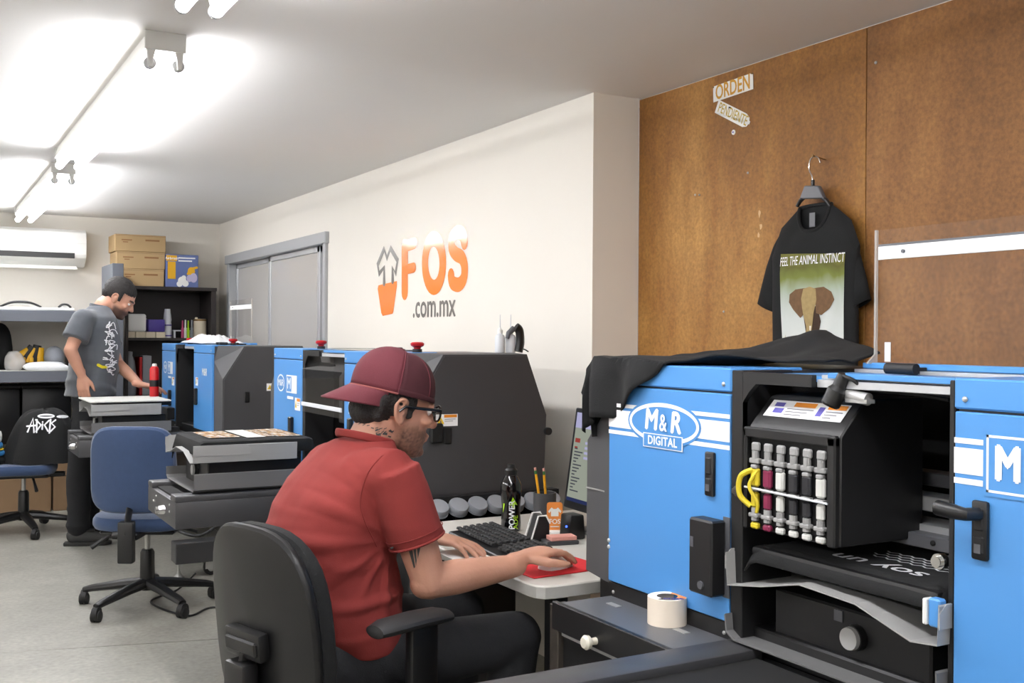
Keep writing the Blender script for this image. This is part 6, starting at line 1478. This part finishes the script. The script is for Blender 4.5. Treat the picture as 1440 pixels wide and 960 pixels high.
b = dome_patch(AF, 2*PI-AF); capf = obj('cap_front_panel', b, 'cap_maroon', p1, world=True, norm=False); s_ = capf.modifiers.new('s', 'SOLIDIFY'); s_.thickness = .003; s_.offset = 0
b = dome_patch(-AF, AF); capm = obj('cap_mesh_panel', b, 'cap_mesh', p1, world=True, norm=False); s_ = capm.modifiers.new('s', 'SOLIDIFY'); s_.thickness = .002; s_.offset = 0
for a in (AF, -AF, 0, math.radians(50), math.radians(-50)):
    b = B(); b.tube([CAPM @ (dome(a, j/14)*1.006) for j in range(15)], .0016 if abs(a) < 1.5 else .0024, 6); obj('cap_seam', b, 'cap_maroon', capm, world=True)
b = B(); b.tube([CAPM @ (dome(-AF+2*AF*i/40, .03)*1.01) for i in range(41)], [(.0022, .007)]*41, 8, up=(0, 0, 1)); obj('cap_band', b, 'cap_mesh', capm, world=True)
b = B(); b.tube([CAPM @ (dome(AF+(2*PI-2*AF)*i/40, .0)*1.012) for i in range(41)], .0028, 6); obj('cap_cord', b, 'cap_seam', capf, world=True)
b = B(); b.ell(CAPM @ (dome(0, 1)), (.007, .007, .004)); obj('cap_button', b, 'cap_maroon', capf, world=True)
def bill(i, j):
    a = math.radians(112)+(math.radians(248)-math.radians(112))*i
    r = dome(a, 0); L_ = .070*math.sin(PI*i)**.42
    x = r.x-L_*j; y = r.y*(1-.06*j); z = r.z-.004-.046*j*(.75+.25*math.sin(PI*i)) - .30*(y*y)*3.2*j + .004
    return CAPM @ Vector((x, y, z))
b = B(); b.grid(26, 12, bill); bl = obj('cap_bill', b, 'cap_maroon', p1, world=True, norm=False); s_ = bl.modifiers.new('s', 'SOLIDIFY'); s_.thickness = .004; s_.offset = 0
# T-shirt
b = B()
th = Vector((.978, .208, 0))
b.caps([(.880, 2.525, .60), (.872, 2.525, .68), (.868, 2.525, .78), (.878, 2.525, .88), (.905, 2.52, .97), (.945, 2.515, 1.035), (.975, 2.512, 1.075)], [(.178, .145), (.176, .145), (.178, .148), (.190, .146), (.196, .128), (.150, .088), (.085, .066)], up=(-.978, -.208, 0), n=32) if False else None
def torso_rings():
    rings = []
    ax = Vector((.978, .208, 0)); ay = Vector((-.208, .978, 0))
    #            centre                  fore  aft  half-width
    for c, fo, af, hw in (((.95, 2.49, .585), .10, .105, .155), ((.935, 2.50, .62), .13, .125, .168), ((.910, 2.51, .70), .15, .140, .172), ((.897, 2.515, .78), .155, .142, .172), ((.897, 2.515, .86), .15, .140, .178), ((.912, 2.515, .93), .14, .130, .184), ((.935, 2.512, .99), .125, .112, .184), ((.958, 2.510, 1.035), .10, .092, .164), ((.976, 2.508, 1.072), .074, .078, .118), ((.988, 2.506, 1.092), .064, .070, .078), ((.992, 2.506, 1.098), .04, .05, .05)):
        c = Vector(c); R = []
        for i in range(36):
            a = 2*PI*i/36; ca, sa = math.cos(a), math.sin(a); e = .86
            f = math.copysign(abs(ca)**e, ca); s2 = math.copysign(abs(sa)**e, sa)
            R.append(c+ax*f*(fo if ca > 0 else af)+ay*s2*hw)
        rings.append(R)
    return rings
b.loft(torso_rings())
hemR = RS*.38+RE*.62; hemL = LS*.38+LE*.62
def sleeve(S, E, hem, inner):
    d = (E-S).normalized()
    b.caps([inner, S+Vector((0, 0, .0)), S+Vector((0, 0, -.01))], [.074, .070, .068], n=20)
    # open-ended flat hem
    rings = []
    t_ = [S-d*.02, S+d*.04, S+d*.10, hem]
    a_ = d.orthogonal().normalized(); c_ = d.cross(a_)
    for q, r in zip(t_, (.066, .070, .070, .068)):
        rings.append([q+a_*r*math.cos(2*PI*k/24)+c_*r*math.sin(2*PI*k/24) for k in range(24)])
    b.loft(rings)
sleeve(RS+Vector((-.006, .0, 0)), RE, hemR, Vector((.955, 2.43, 1.005)))
sleeve(LS, LE, hemL, Vector((.935, 2.60, 1.005)))
sh_ = remeshed(b, .006, 5, .5)
def fold_fn(c, n):
    # long soft creases across the lower back, and pulls from the armpit
    q = 0
    back = sm(.92-c.x, -.10, .06)
    k1 = math.sin(c.z*78 + 6*c.y + 3.0*noise.noise(c*3.2)) ; k1 = max(0, k1)**2.0
    m1 = sm(.93-c.z, 0, .10)*sm(c.z, .60, .68)
    q += .0085*k1*m1*max(0, .45+1.1*noise.noise(c*6+Vector((3, 1, 2))))
    # diagonal armpit pulls
    d = (c-Vector((.985, 2.40, .86))); r = d.length
    k2 = max(0, math.sin(math.atan2(d.z, -d.x+.02)*13+r*7)); q += .0095*k2*sm(.26-r, 0, .14)*sm(r, .04, .10)*sm(c.y, 2.315, 2.37)
    q += .0022*noise.noise(c*16)
    return q-.001
folds(sh_, fold_fn)
shirt = obj('tshirt', sh_, 'red_cloth', p1, world=True, norm=False, ang=3.2)
# collar band and sleeve hems, armhole seam
ax = Vector((.978, .208, 0)); ay = Vector((-.208, .978, 0))
nkax = (nk1-nk0).normalized()
b = B(); R = []
for k in range(41):
    a = 2*PI*k/40; R.append(Vector((.992, 2.508, 1.092))+ax*.072*math.cos(a)+ay*.074*math.sin(a)+Vector((0, 0, -.020*math.cos(a))))
b.tube(R, [(.004, .010)]*41, 8, up=(0, 0, 1)); obj('collar', b, 'red_cloth', shirt, world=True)
for (S, E, hem) in ((RS+Vector((-.006, 0, 0)), RE, hemR), (LS, LE, hemL)):
    d = (E-S).normalized(); a_ = d.orthogonal().normalized(); c_ = d.cross(a_); b = B()
    b.tube([hem-d*.004+a_*.0675*math.cos(2*PI*k/32)+c_*.0675*math.sin(2*PI*k/32) for k in range(33)], .0032, 8); b.tube([hem-d*.024+a_*.0705*math.cos(2*PI*k/32)+c_*.0705*math.sin(2*PI*k/32) for k in range(33)], .0012, 6); obj('sleeve_hem', b, 'red_cloth', shirt, world=True)
dg = bpy.context.evaluated_depsgraph_get(); stree = BVHTree.FromObject(shirt, dg); btree = BVHTree.FromObject(body, dg)
def cast(b, tree, off, d=None):
    for v in b.bm.verts:
        dd = (v.co-CM.translation).normalized() if d is None else d
        h_ = tree.ray_cast(v.co-ROOT-dd*.35, dd)
        if h_[0] is not None: v.co = h_[0]+ROOT-dd*off
    return b
# armhole seam
b = B(); pts = [at_y(u, v, 2.3) for u, v in bez([(538, 640), (518, 664), (507, 700), (512, 730), (530, 768)], 8)]
cb_ = B(); [cb_.bm.verts.new(p) for p in pts]; cast(cb_, stree, .0005); P = [v.co.copy() for v in cb_.bm.verts]; cb_.bm.free()
b.tube(P, .0016, 6); obj('armhole_seam', b, 'red_cloth', shirt, world=True)
# tattoos on arm and neck, shaped pieces laid on the skin
def ink(name, polys):
    b = B()
    for pl in polys:
        P = [at_y(u, v, 2.3) for u, v in pl]; b.faces(P, [tuple(range(len(P)))])
    densify(b, 2); cast(b, btree, .0012)
    obj(name, b, 'tattoo', body, world=True, norm=False)
ink('arm_tattoo', [[(570, 757), (577, 755), (584, 797), (582, 799)], [(578.5, 755), (584, 754), (586, 788), (585, 796)], [(585.5, 754), (591, 753), (592, 766), (587.5, 786)], [(545, 766), (558, 762), (562, 766), (550, 772)]])
rs_ = random.Random(4)
ink('neck_tattoo', [[(u, v), (u+w, v+s2), (u+w-.5, v+s2+h), (u-.5, v+h)] for u, v, w, s2, h in [(504+6*k, 596+1.2*k+rs_.uniform(-1, 1), 4, rs_.uniform(-2, 2), 1.3) for k in range(7)]+[(524+rs_.uniform(0, 26), 603+rs_.uniform(0, 18), rs_.uniform(2, 7), rs_.uniform(-3, 4), rs_.uniform(1, 2.6)) for k in range(22)]])
# jeans
b = B()
RH = Vector((.89, 2.425, .555)); LH = Vector((.865, 2.605, .555)); RK = Vector((1.36, 2.385, .575)); LK = Vector((1.36, 2.70, .575)); RA = Vector((1.28, 2.37, .13)); LA = Vector((1.33, 2.71, .13))
b.caps([(.875, 2.43, .56), (.868, 2.60, .56)], [.095, .095], n=20)
b.caps([RH, RH*.5+RK*.5, RK], [(.09, .085), (.082, .078), (.066, .066)], n=20); b.caps([RK, RK*.6+RA*.4, RA], [.064, .062, .048], n=18)
b.caps([LH, LH*.5+LK*.5, LK], [(.09, .085), (.082, .078), (.066, .066)], n=20); b.caps([LK, LK*.6+LA*.4, LA], [.064, .062, .048], n=18)
b.caps([(.885, 2.46, .61), (.880, 2.57, .61)], [(.105, .06)]*2, n=20)
jn = remeshed(b, .008, 5, .5); folds(jn, lambda c, n: .004*max(0, math.sin(c.x*55+c.z*30+4*noise.noise(c*4)))**2*sm(.30-abs(c.x-.95), 0, .1)+.004*noise.noise(c*9))
for v in jn.bm.verts: v.co.z = max(v.co.z, .478) if (v.co.x < 1.09 and v.co.z > .38) else v.co.z
obj('jeans', jn, 'jeans_black', p1, world=True, norm=False, ang=3.2)
b = B(); M_ = Matrix.Translation((.852, 2.365, .60)) @ Matrix.Rotation(.9, 4, 'Y'); 
for s_, A in (('r', RA), ('l', LA)):
    b = B(); b.caps([A+Vector((-.02, 0, -.07)), A+Vector((.06, 0, -.085)), A+Vector((.17, -.01, -.095))], [(.042, .05), (.042, .038), (.036, .026)], up=(0, 0, 1), n=16)
    sb = remeshed(b, .008, 3)
    for v in sb.bm.verts: v.co.z = max(v.co.z, .012)
    so = obj('shoe', sb, 'shoe_black', p1, world=True, norm=False, ang=3.2)
    b = B(); b.prism([(A.x-.065, A.y-.034), (A.x+.06, A.y-.042), (A.x+.18, A.y-.04), (A.x+.20, A.y-.01), (A.x+.18, A.y+.025), (A.x+.05, A.y+.04), (A.x-.065, A.y+.034)], 'z', .001, .022, bev=.004); obj('sole', b, 'shoe_sole', so, world=True)

# ---------------------------------------------------------------- standing man
YS_ = 7.36
def sp_(u, v, y=YS_): return at_y(u, v, y)
F0 = sp_(118, 757); ROOT2 = Vector((F0.x, YS_, 0))
p2_ = thing('person', 'standing man in grey printed T-shirt and black trousers leaning over a tray', 'person', ROOT2)
hc = sp_(166, 421, YS_-.02)
HM2 = Matrix.Translation(hc) @ Matrix.Rotation(math.radians(-22), 4, 'Z') @ Matrix.Rotation(math.radians(32), 4, 'Y')
HI2 = HM2.inverted()
hip = sp_(130, 560); waist = sp_(129, 520); chest = sp_(130, 462); neckb = sp_(139, 432)
RS2 = sp_(117, 450, YS_-.17); RE2 = sp_(99, 492, YS_-.22); RW2 = sp_(115, 528, YS_-.20)
LS2 = sp_(140, 448, YS_+.17); LE2 = sp_(166, 512, YS_+.02); LW2 = sp_(196, 540, 7.18)
b = B(); head_parts(b, HM2)
b.caps([neckb+Vector((0, 0, -.05)), neckb*.5+hc*.5+Vector((-.025, 0, -.01)), HM2 @ Vector((-.035, 0, -.03)), HM2 @ Vector((-.02, 0, .01))], [.065, .058, .056, .05], n=18)
b.caps([hip, waist, chest, neckb+Vector((0, 0, -.05))], [(.14, .10), (.135, .10), (.15, .105), (.09, .06)], up=(1, 0, 0), n=20)
b.caps([RS2, RE2], [.048, .038], n=14); b.caps([RE2, RE2*.6+RW2*.4, RW2], [.040, .038, .026], n=14)
b.caps([LS2, LE2], [.048, .038], n=14); b.caps([LE2, LE2*.6+LW2*.4, LW2], [.040, .038, .026], n=14)
b.caps([neckb+Vector((0, 0, -.06)), RS2], [.055, .05]); b.caps([neckb+Vector((0, 0, -.06)), LS2], [.055, .05])
hand(b, RW2, (.10, .02, -1), (-.5, -.86, 0), [(.12, .25, .2), (.15, .28, .2), (.2, .3, .2), (.25, .32, .2)], (.75, .6, .2), s_=-1)
hand(b, LW2, Vector((.20, -.06, -.035)), (0, 0, 1), [(.2, .3, .2), (.2, .3, .2), (.25, .3, .2), (.3, .3, .2)], (.7, .7, .3), s_=-1)
hips = [hip, sp_(124, 600)]
body2 = obj('body', remeshed(b, .006, 3), 'skin', p2_, world=True, norm=False, ang=3.2)
def beard2(w):
    x, y, z = HI2 @ (w+ROOT2)
    if abs(x) > .2 or abs(z) > .2 or abs(y) > .12: return 0
    jaw = sm(x, -.005, .025)*sm(-z, .02, .05)*sm(z, -.125, -.10)
    if x > .085: jaw *= sm(-z, .032, .038)
    brow = sm(.008-abs(z-.036), 0, .004)*sm(x, .07, .08)*sm(abs(y), .008, .014)
    return min(1, max(jaw*.85, brow))
paint_mask(body2, beard2)
for s_ in (-1, 1):
    b = B(); b.ell((.0785, s_*.031, .014), (.0125, .0125, .0105), M=HM2); e = obj('eye', b, 'eye_white', p2_, world=True); b = B(); b.ell((.0875, s_*.031, .013), (.004, .0055, .0055), M=HM2); obj('iris', b, 'eye_dark', e, world=True)
b = B(); b.ell((-.018, 0, .058), (.106, .086, .090), M=HM2, nu=24, nv=16); b.caps([(-.08, -.03, .0), (-.085, 0, -.005), (-.08, .03, .0)], [(.026, .034)]*3, M=HM2)
for s_ in (-1, 1): b.caps([(.025, s_*.072, .05), (.022, s_*.073, .0)], [(.012, .006)]*2, M=HM2)
hr = remeshed(b, .006, 2)
for f in list(hr.bm.faces):
    c = HI2 @ f.calc_center_median()
    if (c.x > .03 and c.z < .062) or (c.z < .0 and c.x > -.03): hr.bm.faces.remove(f)
folds(hr, lambda c, n: .003*noise.noise(Vector((c.x*90, c.y*90, c.z*60))))
obj('hair', hr, 'hair', p2_, world=True, norm=False, ang=3.2)
# shirt
b = B(); rings = []
for (u, v, hx_, hy_) in ((126, 556, .152, .205), (128, 545, .152, .205), (131, 520, .150, .20), (134, 490, .152, .205), (134, 462, .148, .205), (134, 446, .125, .185), (137, 437, .09, .125), (140, 431, .066, .082), (141, 428, .045, .05)):
    c = sp_(u, v); rings.append([c+Vector((hx_*math.cos(2*PI*i/28), hy_*math.sin(2*PI*i/28), 0)) for i in range(28)])
b.loft(rings)
for S, E in ((RS2, RE2), (LS2, LE2)):
    d = (E-S).normalized(); hem = S*.35+E*.65; a_ = d.orthogonal().normalized(); c_ = d.cross(a_)
    b.caps([Vector((S.x*.5+neckb.x*.5, S.y*.6+YS_*.4, S.z-.005)), S], [.075, .072], n=16)
    b.loft([[q+a_*r*math.cos(2*PI*k/20)+c_*r*math.sin(2*PI*k/20) for k in range(20)] for q, r in ((S-d*.02, .066), (S+d*.07, .078), (hem, .080))])
s2 = remeshed(b, .008, 5); folds(s2, lambda c, n: .008*max(0, math.sin(c.z*38+c.x*20+4*noise.noise(c*3)))**2*sm(1.3-c.z, 0, .2)+.004*noise.noise(c*11))
shirt2 = obj('tshirt', s2, 'grey_cloth', p2_, world=True, norm=False, ang=3.2)
t2 = BVHTree.FromObject(shirt2, bpy.context.evaluated_depsgraph_get())
def on_shirt2(build, m, name):
    b = B(); build(b); densify(b, 1)
    for v in b.bm.verts:
        dd = (v.co-CM.translation).normalized(); h_ = t2.ray_cast(v.co-ROOT2-dd*.6, dd)
        if h_[0] is not None: v.co = h_[0]+ROOT2-dd*.004
        else: v.co = t2.find_nearest(v.co-ROOT2)[0]+ROOT2-dd*.004
    obj(name, b, m, shirt2, world=True, norm=False)
rs_ = random.Random(11)
M2 = frame((0, YS_-.2, 0), (1, 0, 0), (0, 0, 1))
def S2(u, v): p = sp_(u, v, YS_-.2); return (p.x, p.z)
def scrib(b):
    for k in range(26):
        cx = 152+rs_.uniform(-3, 7)+(k/26)*2; cy = 455+k*2.7; pts = [S2(cx+rs_.uniform(-6, 6), cy+rs_.uniform(-5, 5)) for _ in range(4)]
        stroke(b, [p for p in bez([Vector(q) for q in pts], 4)], .0055, M2)
on_shirt2(scrib, 'decal_white', 'white_print')
on_shirt2(lambda b: stroke(b, [S2(138, 513), S2(144, 516), S2(150, 516)], .018, M2), 'yellow_print', 'yellow_print')
b = B(); b.tube([neckb+Vector((.012+.066*math.cos(a), .076*math.sin(a), -.002-.018*math.cos(a))) for a in [2*PI*k/30 for k in range(31)]], [(.004, .011)]*31, 8, up=(0, 0, 1)); obj('collar', b, 'grey_cloth', shirt2, world=True)
# trousers and shoes
b = B(); RK2 = sp_(112, 660, YS_-.07); RA2 = sp_(110, 742, YS_-.07); LK2 = sp_(124, 655, YS_+.12); LA2 = sp_(124, 728, YS_+.12)
b.caps([sp_(127, 562, YS_-.08), sp_(128, 562, YS_+.08)], [.115, .115], n=18)
b.caps([sp_(126, 575, YS_-.09), RK2, RA2], [.098, .078, .068], n=18); b.caps([sp_(128, 575, YS_+.09), LK2, LA2], [.098, .078, .068], n=18)
j2 = remeshed(b, .01, 5); folds(j2, lambda c, n: .008*noise.noise(c*8)+.006*max(0, math.sin(c.z*60))**2*sm(.4-c.z, 0, .2))
for v in j2.bm.verts: v.co.z = max(v.co.z, .05)
obj('trousers', j2, 'jeans_black', p2_, world=True, norm=False, ang=3.2)
for A, sgn in ((RA2, -1), (LA2, 1)):
    q = Vector((A.x, A.y, 0)); b = B(); dv = Vector((.93, -.25*(1 if sgn < 0 else -.3), 0)).normalized(); cv = Vector((-dv.y, dv.x, 0))
    b.caps([q-dv*.03+Vector((0, 0, .065)), q+dv*.05+Vector((0, 0, .058)), q+dv*.16+Vector((0, 0, .04))], [(.042, .05), (.045, .045), (.040, .026)], up=(0, 0, 1), n=16)
    sb = remeshed(b, .008, 3)
    for v in sb.bm.verts: v.co.z = max(v.co.z, .012)
    so = obj('shoe', sb, 'shoe_grey' if sgn < 0 else 'shoe_black', p2_, world=True, norm=False, ang=3.2)
    b = B(); pl = [q-dv*.085-cv*.03, q+dv*.05-cv*.048, q+dv*.17-cv*.045, q+dv*.205, q+dv*.17+cv*.045, q+dv*.05+cv*.048, q-dv*.085+cv*.03]; b.prism([(p.x, p.y) for p in pl], 'z', .001, .024, bev=.004); obj('sole', b, 'shoe_sole', so, world=True)
    b = B(); M_ = frame(q+dv*.06+Vector((0, 0, .095)), cv, dv); b.box(-.03, .03, -.035, .04, -.006, .006, bev=.004, M=M_); obj('laces', b, 'black_rubber', so, world=True)
